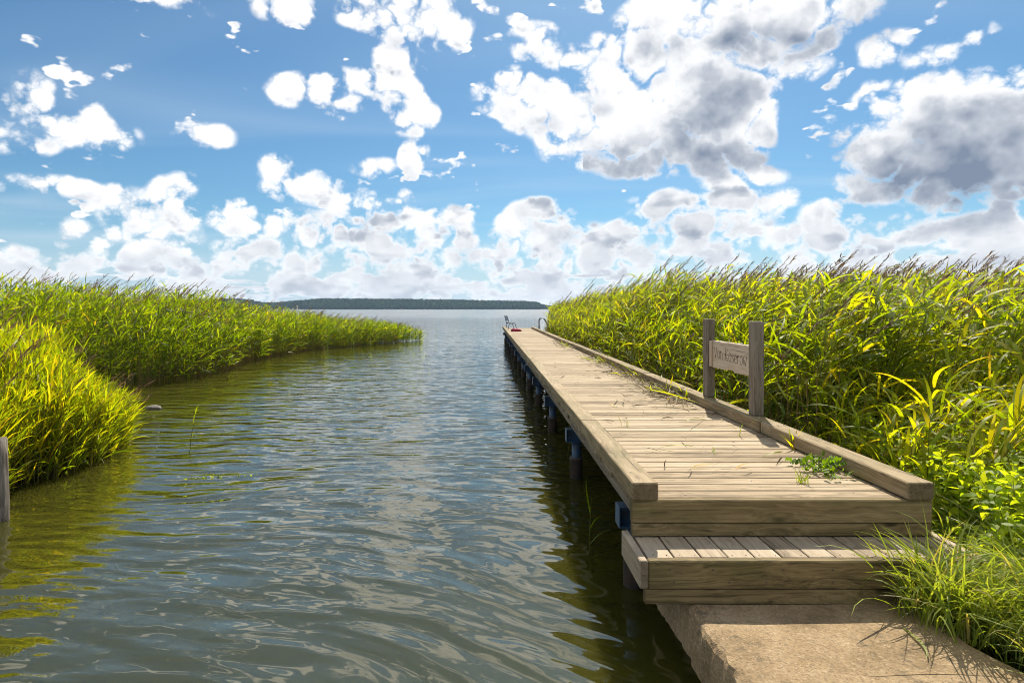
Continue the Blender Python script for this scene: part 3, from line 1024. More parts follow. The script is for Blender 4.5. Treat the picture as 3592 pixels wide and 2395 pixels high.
sb('side_board', (0.820, SY + 0.215, ST + 0.003 - 0.0745), 0.43, 0.042, 0.149, M_STEP, (0, 0, math.pi / 2), 0.005)
sb('side_board', (2.622, SY + 0.215, ST + 0.003 - 0.0745), 0.43, 0.042, 0.149, M_STEP, (0, 0, math.pi / 2), 0.005)
#lg = mesh_obj('leg', cyl_mesh(0.055, -1.2, ST - 0.04, M_SLEEVE), None, step, Vector((0.905, 3.40, 0)) - Vector((SX, SY, 0)))
bm = bmesh.new()
for i in range(n):
    for dx in (-0.04, 0.04):
        for dy in (0.075, 0.33):
            x = 0.852 + 0.1445 * (i + 0.5) + dx + rnd.uniform(-.008, .008)
            bmesh.ops.create_cone(bm, cap_ends=True, segments=6, radius1=0.0045, radius2=0.003, depth=0.003, matrix=Matrix.Translation((x - SX, dy + rnd.uniform(-.008, .008), ST + 0.0005)))
for i in range(6):
    for (zz, yy) in ((ST - 0.045, -0.0005), (ST - 0.11, -0.0005)):
        bmesh.ops.create_cone(bm, cap_ends=True, segments=6, radius1=0.006, radius2=0.004, depth=0.004, matrix=Matrix.Translation((-0.75 + i * 0.28 + rnd.uniform(-.05, .05), yy, zz)) @ Matrix.Rotation(math.pi / 2, 4, 'X'))
o = mesh_obj('screw_heads', bm_mesh('screw_heads', bm), M_SLEEVE, step)
tag(o, kind='stuff')

# ------------------------------------------------------------------ sign on the right-hand kerb
sign = empty('name_sign', (2.54, 6.1, DECK + 0.106))
SO = Vector((2.54, 6.1, DECK + 0.106))
tag(sign, 'carved wooden name board between two square posts on the jetty kerb', 'sign')


def post_mesh(W, D, H, seed):
    bm = bmesh.new()
    bmesh.ops.create_cube(bm, size=1.0)
    bmesh.ops.scale(bm, vec=(H, D, W), verts=bm.verts)
    bmesh.ops.bevel(bm, geom=list(bm.edges), offset=0.010, segments=2, affect='EDGES', profile=0.6)
    me = bm_mesh('post', bm)
    me.materials.append(M_POST)
    return me


z0, z1 = DECK + 0.106, 1.782
p1 = mesh_obj('post', post_mesh(0.094, 0.128, z1 - z0, 1), None, sign, Vector((2.540, 5.565, (z0 + z1) / 2)) - SO, (0, -math.pi / 2, 0))
p2 = mesh_obj('post', post_mesh(0.088, 0.140, z1 - z0, 2), None, sign, Vector((2.540, 6.760, (z0 + z1) / 2)) - SO, (0, -math.pi / 2, 0.02))
# board with an uneven lower edge
bm = bmesh.new()
ny = 22
cols = []
for i in range(ny + 1):
    y = 5.632 + (6.688 - 5.632) * i / ny
    zb = 1.243 + rnd.uniform(-0.004, 0.006) + (0.012 if 9 < i < 13 else 0)
    zt = 1.545 + rnd.uniform(-0.002, 0.002)
    cols.append([bm.verts.new((xx, y, zz)) for xx, zz in ((2.545, zb), (2.541, zb + 0.006), (2.541, zt - 0.006), (2.547, zt), (2.569, zt), (2.575, zt - 0.006), (2.575, zb + 0.005), (2.571, zb))])
for a, b in zip(cols[:-1], cols[1:]):
    for j in range(8):
        bm.faces.new((a[j], a[(j + 1) % 8], b[(j + 1) % 8], b[j]))
bm.faces.new(cols[0]); bm.faces.new(list(reversed(cols[-1])))
bmesh.ops.recalc_face_normals(bm, faces=bm.faces)
# grain runs along the board: swap so that local x is the long axis
bc = Vector((2.558, 6.16, 1.394))
Rz = Matrix.Rotation(-math.pi / 2, 4, 'Z')
bmesh.ops.transform(bm, matrix=Rz @ Matrix.Translation(-bc), verts=bm.verts)
sbd = mesh_obj('sign_board', bm_mesh('sign_board', bm), M_SIGN, sign, bc - SO, (0, 0, math.pi / 2))
for yc in (6.655,):
    board('cleat', Vector((2.525, yc, 1.395)) - SO, 0.29, 0.030, 0.030, M_SIGN, sign, (0, math.pi / 2, 0), 0.004)

# lettering: thin hand-cut strokes, board local frame: +x of the writing runs towards the viewer (-y)
GL = {
    'V': (0.55, [[(0, 1), (0.27, 0), (0.55, 1)]]),
    'o': (0.42, [[(0.21 + 0.2 * math.cos(a), 0.36 + 0.36 * math.sin(a)) for a in np.linspace(0, 2 * math.pi, 15)]]),
    'n': (0.42, [[(0, 0.7), (0, 0)], [(0, 0.5), (0.12, 0.68), (0.28, 0.68), (0.36, 0.5), (0.36, 0)]]),
    'K': (0.50, [[(0, 1.05), (0, 0)], [(0.42, 1), (0.02, 0.48), (0.45, 0)]]),
    's': (0.36, [[(0.30, 0.62), (0.20, 0.72), (0.06, 0.66), (0.04, 0.50), (0.16, 0.38), (0.29, 0.28), (0.30, 0.12), (0.18, 0.0), (0.03, 0.07)]]),
    'e': (0.40, [[(0.03, 0.38), (0.34, 0.40), (0.33, 0.60), (0.20, 0.72), (0.06, 0.60), (0.02, 0.36), (0.06, 0.12), (0.20, 0.0), (0.34, 0.10)]]),
    'r': (0.30, [[(0, 0.7), (0, 0)], [(0, 0.48), (0.10, 0.66), (0.26, 0.68)]]),
    'w': (0.55, [[(0, 0.7), (0.13, 0), (0.26, 0.5), (0.39, 0), (0.52, 0.7)]]),
    ' ': (0.30, []),
}
bm = bmesh.new()
cur, sc = 0.0, 0.128
ylet = 6.60
slope = -0.028
for ch in 'Von Koserow':
    wd, strokes = GL[ch]
    for st in strokes:
        pts = []
        for (u, v) in st:
            yw = ylet - (cur + u) * sc * 1.15
            zw = 1.355 + v * sc + (6.60 - yw) * slope + rnd.uniform(-0.0015, 0.0015)
            pts.append(Vector((2.5405, yw, zw)) - bc)
        pts = [Rz @ p for p in pts]
        tube_bm(bm, pts, 0.0026, 5)
    cur += wd + 0.10
mesh_obj('lettering', bm_mesh('lettering', bm), M_INK, sbd)

# ------------------------------------------------------------------ far end: chair, bundle, ladder rail
ch = empty('folding_chair', (1.28, 32.2, DECK), -0.38)
tag(ch, 'small folding chair with blue and white slats at the far end of the jetty', 'chair')
for i in range(5):
    board('seat_slat', (-0.17 + i * 0.085, 0.0, 0.335 - 0.004 * i), 0.42, 0.066, 0.030, M_CHWHITE if i % 2 == 1 else M_CHBLUE, ch, (0, 0.06, math.pi / 2), 0.003)
for i in range(3):
    board('back_slat', (-0.265 - 0.028 * i, 0.0, 0.50 + 0.095 * i), 0.42, 0.078, 0.020, M_CHBLUE, ch, (math.radians(74) * 1, 0, math.pi / 2), 0.003)
for s in (-0.20, 0.20):
    tube('back_frame', [(-0.20, s, 0.30), (-0.26, s, 0.52), (-0.34, s, 0.76)], 0.017, M_DARKSTEEL, ch, 8)
    tube('leg', [(-0.18, s, 0.32), (-0.265, s, 0.0)], 0.017, M_DARKSTEEL, ch, 8)
    tube('leg', [(0.13, s, 0.31), (0.245, s, 0.0)], 0.017, M_DARKSTEEL, ch, 8)
    tube('seat_frame', [(-0.22, s, 0.328), (0.20, s, 0.310)], 0.016, M_DARKSTEEL, ch, 8)

bm = bmesh.new()
bmesh.ops.create_icosphere(bm, subdivisions=4, radius=1.0)
for v in bm.verts:
    c = v.co.copy()
    nz = float(vnoise(np.array([c.x * 2.3 + 9]), np.array([c.y * 2.3 + c.z * 3 + 9]), 21)[0]) - 0.5
    n2 = float(vnoise(np.array([c.x * 6 + 9]), np.array([c.y * 6 + c.z * 5 + 9]), 22)[0]) - 0.5
    r = 1 + 0.35 * nz + 0.14 * n2
    v.co = Vector((c.x * 0.25 * r, c.y * 0.20 * r, max(c.z, 0.0) * 0.16 * r))
o = mesh_obj('cloth_bundle', bm_mesh('cloth_bundle', bm, True), M_PINK, None, (1.39, 28.9, DECK + 0.0015))
tag(o, 'crumpled crimson cloth bundle lying on the deck near the chair', 'cloth')

ld = empty('ladder_rail', (2.60, 30.05, DECK))
tag(ld, 'bent grey steel ladder handrail at the far right of the jetty', 'handrail')
for dy in (0.0, 0.42):
    pts = [(0.03, dy, -0.25), (0.03, dy, 0.50)]
    for a in np.linspace(math.pi, 0.25, 9):
        pts.append((0.18 + 0.15 * math.cos(a), dy, 0.50 + 0.14 * math.sin(a)))
    pts += [(0.52, dy, 0.22), (0.60, dy, -0.3), (0.62, dy, -1.3)]
    tube('rail', pts, 0.020, M_STEEL, ld, 10)
for zz in (-0.25, -0.55, -0.85):
    tube('rung', [(0.61, 0, zz), (0.61, 0.42, zz)], 0.014, M_STEEL, ld, 8)

# ------------------------------------------------------------------ old post at the left edge
bm = bmesh.new()
pts, rad = [], []
for i in range(12):
    t = i / 11
    pts.append((0.010 * math.sin(3 * t), 0.01 * math.cos(2 * t), -0.9 + 1.63 * t))
    rad.append(0.085 - 0.014 * t)
rings = tube_bm(bm, pts, rad, 22)
for v in bm.verts:
    a = math.atan2(v.co.y, v.co.x)
    k = 1 + 0.10 * math.sin(a * 5 + 1) * math.sin(a * 2.3) + rnd.uniform(-0.012, 0.012)
    v.co.x *= k; v.co.y *= k
for v in rings[-1]:
    v.co.z += rnd.uniform(-0.012, 0.012)
me = bm_mesh('mooring_post', bm, True)
# stand the grain upright
M_OLD = wood('old_post_wood', (0.06, 0.05, 0.04), (0.20, 0.17, 0.14), (0.40, 0.35, 0.29), crack=0.9, bump=1.0)
me.transform(Matrix.Rotation(math.pi / 2, 4, 'Y'))
o = mesh_obj('mooring_post', me, M_OLD, None, (-4.405, 5.28, 0), (0, -math.pi / 2, 0))
tag(o, 'cracked grey wooden post standing in the water at the left edge', 'post')

# mottled stone lying awash beside the near reed clump
bm = bmesh.new()
bmesh.ops.create_icosphere(bm, subdivisions=3, radius=1.0)
for v in bm.verts:
    c = v.co
    r = 1 + 0.35 * (float(vnoise(np.array([c.x * 2 + 9]), np.array([c.y * 2 + c.z * 2 + 9]), 31)[0]) - 0.5)
    v.co = Vector((c.x * 0.16 * r, c.y * 0.10 * r, c.z * 0.055 * r))
o = mesh_obj('stone', bm_mesh('stone', bm, True), simple('mottled_stone', (0.24, 0.22, 0.19), 0.8, col2=(0.07, 0.065, 0.055), scale=40, bump=0.5), None, (-6.38, 11.2, 0.012))
tag(o, 'small mottled grey stone just above the water beside the reed clump', 'stone')

# ------------------------------------------------------------------ far woods on the hill (one mass, too far to count)
def far_wood():
    r = np.random.RandomState(8)
    bm = bmesh.new()
    bmesh.ops.create_icosphere(bm, subdivisions=1, radius=1.0)
    bv = np.array([v.co[:] for v in bm.verts])
    bf = np.array([[v.index for v in f.verts] for f in bm.faces])
    bm.free()
    n = 6500
    px = 380 + 1000 * r.rand(n)
    dy = 6 + 260 * r.rand(n) ** 1.7
    y = SHORE_Y + dy
    x = px2x(px, y)
    g = hill_h(x, y)
    top = shore_top(px)
    keep = ~((px > 600) & (px < 690) & (dy < 90) & (r.rand(n) < 0.8))
    x, y, g, px, dy = x[keep], y[keep], g[keep], px[keep], dy[keep]
    n = len(x)
    hgt = (11 + 6 * r.rand(n)) * np.where(px > 1240, 0.7, 1.0) * np.where(dy < 20, 0.75, 1)
    wd = hgt * (0.24 + 0.16 * r.rand(n))
    jit = 1 + 0.35 * (r.rand(n, len(bv)) - 0.5)
    V = bv[None] * jit[..., None]
    V = V * np.stack([wd, wd, hgt * 0.52], -1)[:, None] + np.stack([x, y, g + hgt * 0.5], -1)[:, None]
    F = (np.arange(n) * len(bv))[:, None, None] + bf[None]
    sp = Soup()
    sp.V = [V.reshape(-1, 3)]; sp.F3 = [F.reshape(-1, 3)]; sp.M3 = [np.zeros(n * len(bf))]; sp.T = [np.repeat(r.rand(n), len(bv))]
    M = leaf_mat('far_wood_foliage', [(0.0, (0.016, 0.034, 0.018)), (0.7, (0.028, 0.055, 0.022)), (1.0, (0.06, 0.09, 0.025))], trans=0.15, gloss=0.0, tr_tint=(1, 1, 0.8))
    o = mesh_obj('far_woodland', sp.mesh('far_woodland', [M]))
    tag(o, 'dark wooded ridge on the far shore across the lagoon', 'woodland', kind='stuff')


far_wood()


# ------------------------------------------------------------------ summer haze over the lagoon
bm = bmesh.new()
bmesh.ops.create_cube(bm, size=1.0)
hm = bpy.data.materials.new('thin_haze')
hm.use_nodes = True
TH = NT(hm.node_tree)
hv = TH.n('ShaderNodeVolumePrincipled', {'Color': (0.50, 0.72, 1.0, 1), 'Density': 0.000085, 'Anisotropy': 0.3})
ho = TH.n('ShaderNodeOutputMaterial')
TH.t.links.new(hv.outputs[0], ho.inputs['Volume'])
haze = mesh_obj('haze', bm_mesh('haze', bm), hm, None, (0, 1120, 30))
haze.scale = (2 * FARW + 60, 3200, 66)
tag(haze, 'thin pale summer haze hanging over the whole lagoon', 'haze', kind='stuff')

# ------------------------------------------------------------------ grass, weeds and litter
rng = np.random.RandomState(77)


def tuft(sp, cx, cy, cz, n, L, W, spread=0.10, up=1.2, droop=1.5, mat=0, tint=(0.5, 0.2), waz=None, wsp=2.0, k=7):
    n = int(n)
    org = np.stack([cx + rng.normal(0, spread, n), cy + rng.normal(0, spread, n), np.full(n, cz)], -1)
    az = rng.uniform(-math.pi, math.pi, n) if waz is None else rng.normal(waz, wsp, n)
    p, s, w = arc_leaves(rng, org, az, np.clip(rng.normal(up, 0.2, n), 0.3, 1.5), np.abs(rng.normal(droop, 0.5, n)), L * (0.5 + 0.7 * rng.rand(n)), W * (0.6 + 0.7 * rng.rand(n)), k,
                         prof=np.interp(np.linspace(0, 1, k), [0, 0.3, 0.75, 1], [0.7, 1, 0.7, 0]))
    sp.ribbons(p, s, w, np.clip(rng.normal(tint[0], tint[1], n), 0, 1), mat)


# long grass over the right end of the step and down the landing
sp = Soup()
for (cx, cy, n, L) in [(2.20, 3.00, 30, 0.40), (2.24, 2.90, 34, 0.42), (2.32, 2.82, 40, 0.44), (2.27, 3.02, 46, 0.46), (2.36, 2.95, 46, 0.48), (2.46, 3.00, 50, 0.50), (2.30, 2.90, 40, 0.42), (2.58, 2.98, 50, 0.50), (2.52, 2.84, 60, 0.46),
                       (2.68, 3.02, 50, 0.46), (2.70, 2.86, 60, 0.46), (2.42, 2.76, 50, 0.40), (2.62, 2.70, 60, 0.42), (2.82, 2.92, 60, 0.48), (2.84, 2.72, 60, 0.42),
                       (2.46, 2.58, 46, 0.34), (2.62, 2.52, 56, 0.36), (2.80, 2.54, 60, 0.40), (2.40, 2.44, 40, 0.26), (2.58, 2.36, 50, 0.30), (2.98, 2.80, 60, 0.45), (3.02, 3.02, 60, 0.45), (2.90, 3.15, 50, 0.42), (2.78, 3.24, 40, 0.40), (3.15, 3.2, 60, .45), (3.3, 3.4, 60, .45), (2.46, 2.28, 40, .25), (2.66, 2.22, 50, .3)]:
    tuft(sp, cx, cy, float(bank_h(np.array(cx), np.array(cy))) - 0.03 if cx > 2.5 else 0.335, n * 1.9, L * 1.05, 0.0098, 0.065, 1.28, 1.5, 0, (0.62, 0.2))
for i in range(230):
    cx, cy = rng.uniform(2.55, 4.2), rng.uniform(2.3, 4.0)
    tuft(sp, cx, cy, float(bank_h(np.array(cx), np.array(cy))) - 0.02, 36, 0.42, 0.0095, 0.07, 1.1, 1.6, 0, (0.62, 0.22))
for i in range(260):
    cx, cy = rng.uniform(2.62, 6.5), rng.uniform(3.5, 9.0)
    tuft(sp, cx, cy, float(bank_h(np.array(cx), np.array(cy))) - 0.02, 16, 0.55, 0.009, 0.10, 1.15, 1.3, 0, (0.42, 0.22))
o = mesh_obj('long_grass', sp.mesh('long_grass', [M_GRASS]))
tag(o, 'long arching grass growing over the landing and the end of the step', 'grass', kind='stuff')


# broad-leaved weeds behind the step
def leafblade(sp, org, az, el, L, W, tint, mat):
    """ovate leaves: ribbons with a rounded outline, 5 cross sections"""
    k = 6
    p, s, w = arc_leaves(rng, org, az, el, np.abs(rng.normal(1.0, 0.4, len(org))), L, W, k, twist=0.6, prof=np.array([0.30, 1.0, 0.92, 0.66, 0.34, 0.0]))
    sp.ribbons(p, s, w, tint, mat)


sp = Soup()
def weeds(n, xr, yr, hr, ls, nl=16):
    x, y = rng.uniform(*xr, n), rng.uniform(*yr, n)
    z = bank_h(x, y)
    h = rng.uniform(*hr, n)
    ln = rng.normal(0, 0.12, (n, 2))
    t = np.linspace(0, 1, 4)
    pts = np.stack([np.stack([x + ln[:, 0] * h * q ** 2, y + ln[:, 1] * h * q ** 2, z + h * q], -1) for q in t], 1)
    sp.tubes(pts, np.full((n, 4), 0.003) * np.linspace(1, .5, 4)[None], rng.rand(n), 1)
    ii = np.repeat(np.arange(n), nl)
    q = np.tile(np.linspace(0.15, 1.0, nl), n)
    org = np.stack([x[ii] + ln[ii, 0] * h[ii] * q ** 2, y[ii] + ln[ii, 1] * h[ii] * q ** 2, z[ii] + h[ii] * q], -1)
    N = len(ii)
    leafblade(sp, org, rng.uniform(-math.pi, math.pi, N), rng.normal(0.15, 0.45, N), ls * (0.6 + 0.7 * rng.rand(N)), ls * 0.52 * (0.7 + 0.5 * rng.rand(N)), np.clip(rng.normal(0.75, 0.22, N), 0, 1), 0)
weeds(330, (2.66, 3.4), (3.2, 4.2), (0.22, 0.56), 0.070, 22)
weeds(330, (3.1, 4.6), (3.2, 5.2), (0.22, 0.55), 0.072, 20)
weeds(260, (2.7, 4.2), (4.2, 6.6), (0.25, 0.70), 0.075, 20)
weeds(40, (2.45, 2.7), (2.4, 2.9), (0.05, 0.14), 0.07, 7)
o = mesh_obj('leafy_weeds', sp.mesh('leafy_weeds', [M_WEED, M_STEM]))
tag(o, 'bright lime broad-leaved weeds crowding beside the step and kerb', 'weeds', kind='stuff')


# single large reeds standing in front of the bed
def reed_plant(x, y, z, H, label, group, n=9, leafL=0.55, leafW=0.034, lean=0.12, waz=0.0, plume=False, tint=0.6, up=0.8):
    root = empty('reed_plant', (x, y, z))
    tag(root, label, 'reed', group)
    la = waz + rng.normal(0, 0.5)
    f = lambda t: np.array([math.cos(la) * lean * H * t * t, math.sin(la) * lean * H * t * t, H * t])
    s1 = Soup()
    ts = np.linspace(0, 1, 7)
    s1.tubes(np.array([[f(t) for t in ts]]), (0.0055 * np.linspace(1, 0.4, 7))[None], np.array([rng.rand() * 0.6]), 0, 5)
    mesh_obj('stem', s1.mesh('stem', [M_STEM]), None, root)
    for i in range(n):
        t = 0.25 + 0.73 * i / max(1, n - 1)
        s2 = Soup()
        p, s, w = arc_leaves(rng, np.array([[0., 0, 0]]), np.array([waz + rng.normal(0, 0.7) + (2.2 if i % 4 == 3 else 0)]), np.array([up + rng.normal(0, 0.2)]), np.array([abs(rng.normal(0.9, 0.35))]), np.array([leafL * rng.uniform(0.65, 1.15)]), np.array([leafW * rng.uniform(0.7, 1.1)]), 9)
        s2.ribbons(p, s, w, np.array([np.clip(rng.normal(tint, 0.12), 0, 0.95)]), 0)
        mesh_obj('leaf', s2.mesh('leaf', [M_REED]), None, root, tuple(f(t)))
    if plume:
        s3 = Soup()
        m = 26
        u = np.linspace(0, 1, m)
        c = f(1.0)[None] + np.stack([0.11 * u * math.cos(waz), 0.11 * u * math.sin(waz), 0.22 * u], -1)
        p, s, w = arc_leaves(rng, c, waz + rng.normal(0, 0.5, m), 1.1 - 0.4 * rng.rand(m), 1 + 0.5 * rng.rand(m), 0.13 * (0.6 + 0.6 * rng.rand(m)), np.full(m, 0.007), 4, prof=np.array([.8, 1, .8, 0]))
        s3.ribbons(p, s, w, rng.rand(m), 0)
        mesh_obj('plume', s3.mesh('plume', [M_PLUME]), None, root)
    return root


G1 = 'large reeds at the near edge of the right-hand bed'
L1 = 'tall broad-leaved reed at the near edge of the bed beside the weeds'
for i in range(14):
    x, y = rng.uniform(3.0, 5.2), rng.uniform(4.9, 6.8)
    if x > 0.90 * y:
        x = rng.uniform(2.9, 0.88 * y)
    reed_plant(x, y, float(bank_h(np.array(x), np.array(y))), rng.uniform(1.15, 1.75), L1, G1, n=10, waz=rng.normal(0.1, 0.4), leafW=0.040, leafL=0.58)
G2 = 'short reeds pushing up along the kerb'
ORD = ['first', 'second', 'third', 'fourth', 'fifth', 'sixth', 'seventh', 'eighth']
for i in range(8):
    y = 7.2 + 1.75 * i + rng.uniform(-0.3, 0.3)
    reed_plant(2.66 + rng.uniform(0, 0.14), y, float(bank_h(np.array(2.7), np.array(y))), rng.uniform(1.0, 1.6), 'short leafy reed rising against the right kerb, ' + ORD[i] + ' one beyond the sign', G2, n=9, waz=rng.normal(math.pi if i % 3 == 0 else 0.3, 0.7), leafW=0.032, leafL=0.42, tint=0.68)
# single reeds in the water
reed_plant(-3.94, 7.75, -0.2, 0.72, 'lone thin reed sprouting from the water beside the left clump', None, n=5, leafL=0.24, leafW=0.016, tint=0.7, up=1.2)
reed_plant(1.02, 7.6, -0.2, 0.48, 'thin reed growing beside the second pile from the step', None, n=4, leafL=0.24, leafW=0.012, tint=0.6)
reed_plant(0.78, 4.55, -0.2, 0.62, 'thin reed drooping in the shade under the near end of the deck', None, n=5, leafL=0.28, leafW=0.012, tint=0.35)
for i, (x, y) in enumerate([(-4.05, 33.2), (-3.75, 33.8), (-3.45, 32.9), (-3.1, 34.2)]):
    reed_plant(x, y, -0.2, 0.85 + 0.2 * rng.rand(), 'sparse reed in open water off the tip of the left bank, ' + ORD[i] + ' from the bank', 'reeds off the tip of the left bank', n=6, leafL=0.32, leafW=0.022)
for i, (x, y) in enumerate([(0.83, 2.32), (0.98, 2.40), (1.06, 2.33)]):
    reed_plant(x, y, -0.1, 0.24 + 0.06 * i, ['leftmost', 'middle', 'rightmost'][i] + ' of three short grass sprouts by the slab at the bottom edge', 'grass sprouts at the bottom edge', n=3, leafL=0.20, leafW=0.010, tint=0.6, up=1.0)


# fallen blades on the deck
def blade(x, y, az, L, W, tint, z, label, el=0.05, droop=0.15, group=None, mat=None):
    s2 = Soup()
    p, s, w = arc_leaves(rng, np.array([[0., 0, 0]]), np.array([az]), np.array([el]), np.array([droop]), np.array([L]), np.array([W]), 9, twist=0.2)
    s2.ribbons(p, s, w, np.array([tint]), 0)
    o = mesh_obj('fallen_blade', s2.mesh('fallen_blade', [mat or M_REED]), None, None, (x, y, z))
    tag(o, label, 'leaf', group)
    return o


def on_deck(px, py, dz=0.004):
    y = 1350 * 1.11 / (py - 709)
    return (px - 1121) / 1350 * y, y, DECK + dz


for (px, py, az, L, tint, lab) in [
        (1510, 1030, -0.5, 0.30, 0.5, 'slim green blade lying on the near deck, closest to the left kerb'),
        (1570, 970, 0.3, 0.24, 0.55, 'bent green blade mid-deck, level with the foot of the near sign post'),
        (1750, 1050, 0.0, 0.22, 0.5, 'green blade on the planks just left of the wilted weed heap'),
        (1640, 1042, 1.2, 0.16, 0.6, 'short green blade on the near deck, pointing away along the jetty'),
        (1588, 1075, 0.2, 0.16, 0.9, 'curled yellow blade on the near deck, leftmost of the two nearest the front edge'),
        (1690, 1076, 0.5, 0.14, 0.95, 'curled yellow blade on the near deck, rightmost of the two nearest the front edge'),
        (1415, 935, 2.0, 0.16, 0.9, 'yellowed blade lying near the left kerb, halfway to the sign'),
        (1480, 885, -0.3, 0.30, 0.6, 'green blade mid-deck level with the far sign post'),
        (1510, 905, 0.4, 0.26, 0.92, 'straw-yellow blade mid-deck, between the two sign posts'),
        (1400, 848, 0.1, 0.40, 0.6, 'long green blade lying beside the second litter heap beyond the sign'),
        (1360, 822, 0.2, 0.4, 0.6, 'long green blade lying beside the third litter heap beyond the sign'),
        (1440, 868, -0.2, 0.34, 0.93, 'straw-yellow blade beside the first litter heap beyond the sign'),
        (1545, 925, 0.7, 0.3, 0.9, 'straw-yellow blade lying just left of the sign shadow'),
        (1770, 990, 2.2, 0.2, 0.92, 'straw-yellow blade lying in the shadow of the near sign post')]:
    x, y, z = on_deck(px, py)
    blade(x, y, az, L, 0.016, tint, z, lab, 0.35, 0.7, 'fallen reed blades scattered on the deck')
x, y, z = on_deck(1700, 905, 0.05)
blade(2.36, 6.55, 2.55, 0.62, 0.036, 0.72, DECK + 0.05, 'broad bright yellow-green reed leaf lying from the deck up to the kerb by the sign', 0.30, 0.25)
blade(2.02, 2.86, -1.65, 0.30, 0.012, 0.5, 0.352, 'single green grass blade lying on the concrete landing by the step', 0.1, 0.2, None, M_GRASS)
blade(1.62, 2.50, 0.08, 0.80, 0.0055, 0.98, 0.354, 'long dry straw stalk lying across the concrete landing', 0.015, 0.03, None, M_DRY)
# grass tufts rooted in the plank joints
for (px, py, n, L) in [(1838, 1108, 26, 0.11), (1437, 978, 7, 0.16), (1700, 1000, 6, 0.20)]:
    x, y, z = on_deck(px, py, -0.01)
    s2 = Soup()
    tuft(s2, 0, 0, 0, n, L, 0.006, 0.018, 1.2, 1.0, 0, (0.5, 0.2))
    o = mesh_obj('grass_tuft', s2.mesh('grass_tuft', [M_GRASS]), None, None, (x, y, z))
    tag(o, {1838: 'spiky grass tuft on the deck in front of the wilted weed heap', 1437: 'little grass tuft standing alone mid-deck near the left kerb', 1700: 'thin grass tuft in the shadow edge below the sign'}[px], 'grass')
for (x, y) in [(2.45, 4.68), (2.42, 7.2), (2.40, 7.9)]:
    s2 = Soup()
    tuft(s2, 0, 0, 0, 6, 0.24, 0.018, 0.02, 1.2, 0.6, 0, (0.7, 0.1))
    o = mesh_obj('reed_sprout', s2.mesh('reed_sprout', [M_REED]), None, None, (x, y, DECK - 0.01))
    tag(o, {4.68: 'yellow-green reed sprout at the foot of the kerb near the weed heap', 7.2: 'reed sprout at the foot of the kerb just beyond the sign', 7.9: 'reed sprout at the kerb, second one beyond the sign'}[y], 'reed')

# wilted heap of curly weed leaves by the kerb
heap = empty('weed_heap', (2.29, 4.02, DECK))
tag(heap, 'wilted heap of curly green weed leaves against the right kerb', 'weeds')
for i in range(80):
    s2 = Soup()
    k = 9
    L = rng.uniform(0.045, 0.085)
    org = np.array([[np.clip(rng.normal(0, 0.07), -0.16, 0.08), np.clip(rng.normal(0, 0.11), -0.25, 0.25), abs(rng.normal(0.02, 0.03)) + 0.004]])
    az = rng.uniform(-math.pi, math.pi)
    p, s, w = arc_leaves(rng, org, np.array([az]), np.array([rng.uniform(0.2, 1.1)]), np.array([rng.uniform(1.0, 2.2)]), np.array([L]), np.array([L * 0.40]), k, twist=0.9, prof=np.array([0.25, 0.7, 0.95, 1.0, 0.95, 0.8, 0.6, 0.3, 0.0]))
    p[..., 2] = np.maximum(p[..., 2], 0.004) + 0.008 * np.sin(np.arange(k) * 1.9 + i)[None]
    s2.ribbons(p, s, w, np.array([np.clip(rng.normal(0.08, 0.12), 0, 1)]), 0)
    mesh_obj('leaf', s2.mesh('leaf', [M_WEED]), None, heap)

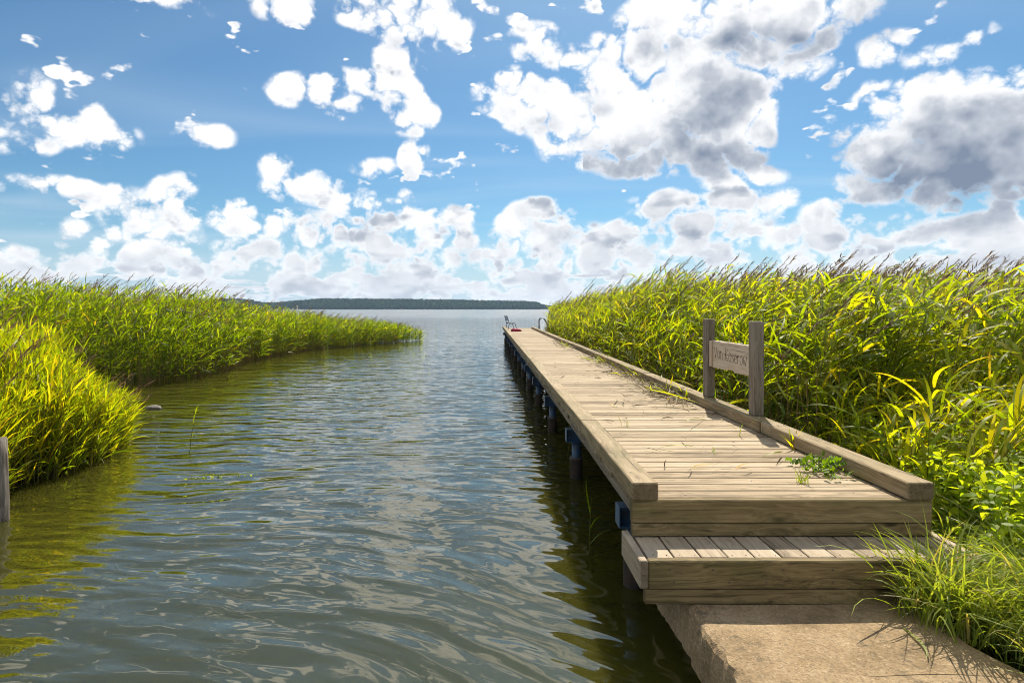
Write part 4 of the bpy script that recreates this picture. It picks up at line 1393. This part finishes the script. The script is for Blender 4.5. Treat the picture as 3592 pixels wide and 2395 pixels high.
# dead reed litter swept against the right kerb
sp = Soup()
N = 1500
y = np.concatenate([rng.normal(7.6, 0.5, 520), rng.normal(9.6, 0.6, 360), rng.normal(12.2, 0.8, 270), rng.normal(17.5, 1.3, 250), rng.uniform(3.9, 12, 100)])
x = 2.43 - np.abs(rng.normal(0, 0.19, N))
x[-100:] = rng.uniform(1.2, 2.4, 100)
p, s, w = arc_leaves(rng, np.stack([x, y, np.full(N, DECK + 0.006) + np.abs(rng.normal(0, 0.02, N))], -1), rng.uniform(-math.pi, math.pi, N), np.abs(rng.normal(0.1, 0.25, N)), np.abs(rng.normal(0.3, 0.5, N)), rng.uniform(0.06, 0.28, N), rng.uniform(0.003, 0.012, N), 6)
p[..., 2] = np.maximum(p[..., 2], DECK + 0.004)
sp.ribbons(p, s, w, rng.rand(N), 0)
y = rng.choice(np.array([7.4, 7.9, 9.5, 12.0, 17.3]), 90) + rng.normal(0, 0.4, 90)
x = 2.46 - np.abs(rng.normal(0, 0.15, 90))
p, s, w = arc_leaves(rng, np.stack([x, y, np.full(90, DECK + 0.01)], -1), rng.uniform(1.6, 4.6, 90), np.abs(rng.normal(0.5, 0.3, 90)), np.abs(rng.normal(0.8, 0.4, 90)), rng.uniform(0.12, 0.34, 90), rng.uniform(0.010, 0.022, 90), 7)
p[..., 2] = np.maximum(p[..., 2], DECK + 0.004)
sp.ribbons(p, s, w, np.clip(rng.normal(0.55, 0.2, 90), 0, 1), 1)
o = mesh_obj('reed_litter', sp.mesh('reed_litter', [M_DRY, M_REED]))
tag(o, 'brown and green reed litter swept against the right-hand kerb', 'litter', kind='stuff')

# floating water weed
s2 = Soup()
s2.tubes(np.array([[(-0.45, 0, 0.003), (-0.2, 0.04, 0.004), (0.05, 0.10, 0.004), (0.25, 0.12, 0.005), (0.42, 0.2, 0.004)]]), np.full((1, 5), 0.003), np.array([0.3]), 1)
n = 22
u = rng.rand(n)
org = np.stack([-0.45 + 0.87 * u, 0.2 * u, np.full(n, 0.004)], -1)
leafblade(s2, org, rng.uniform(-3, 3, n), rng.uniform(0.1, 0.9, n), np.full(n, 0.035), np.full(n, 0.016), rng.rand(n), 0)
o = mesh_obj('water_weed', s2.mesh('water_weed', [M_WEED, M_STEM]), None, None, (-2.95, 6.55, 0))
tag(o, 'thin trail of water weed floating in the open water', 'weeds')
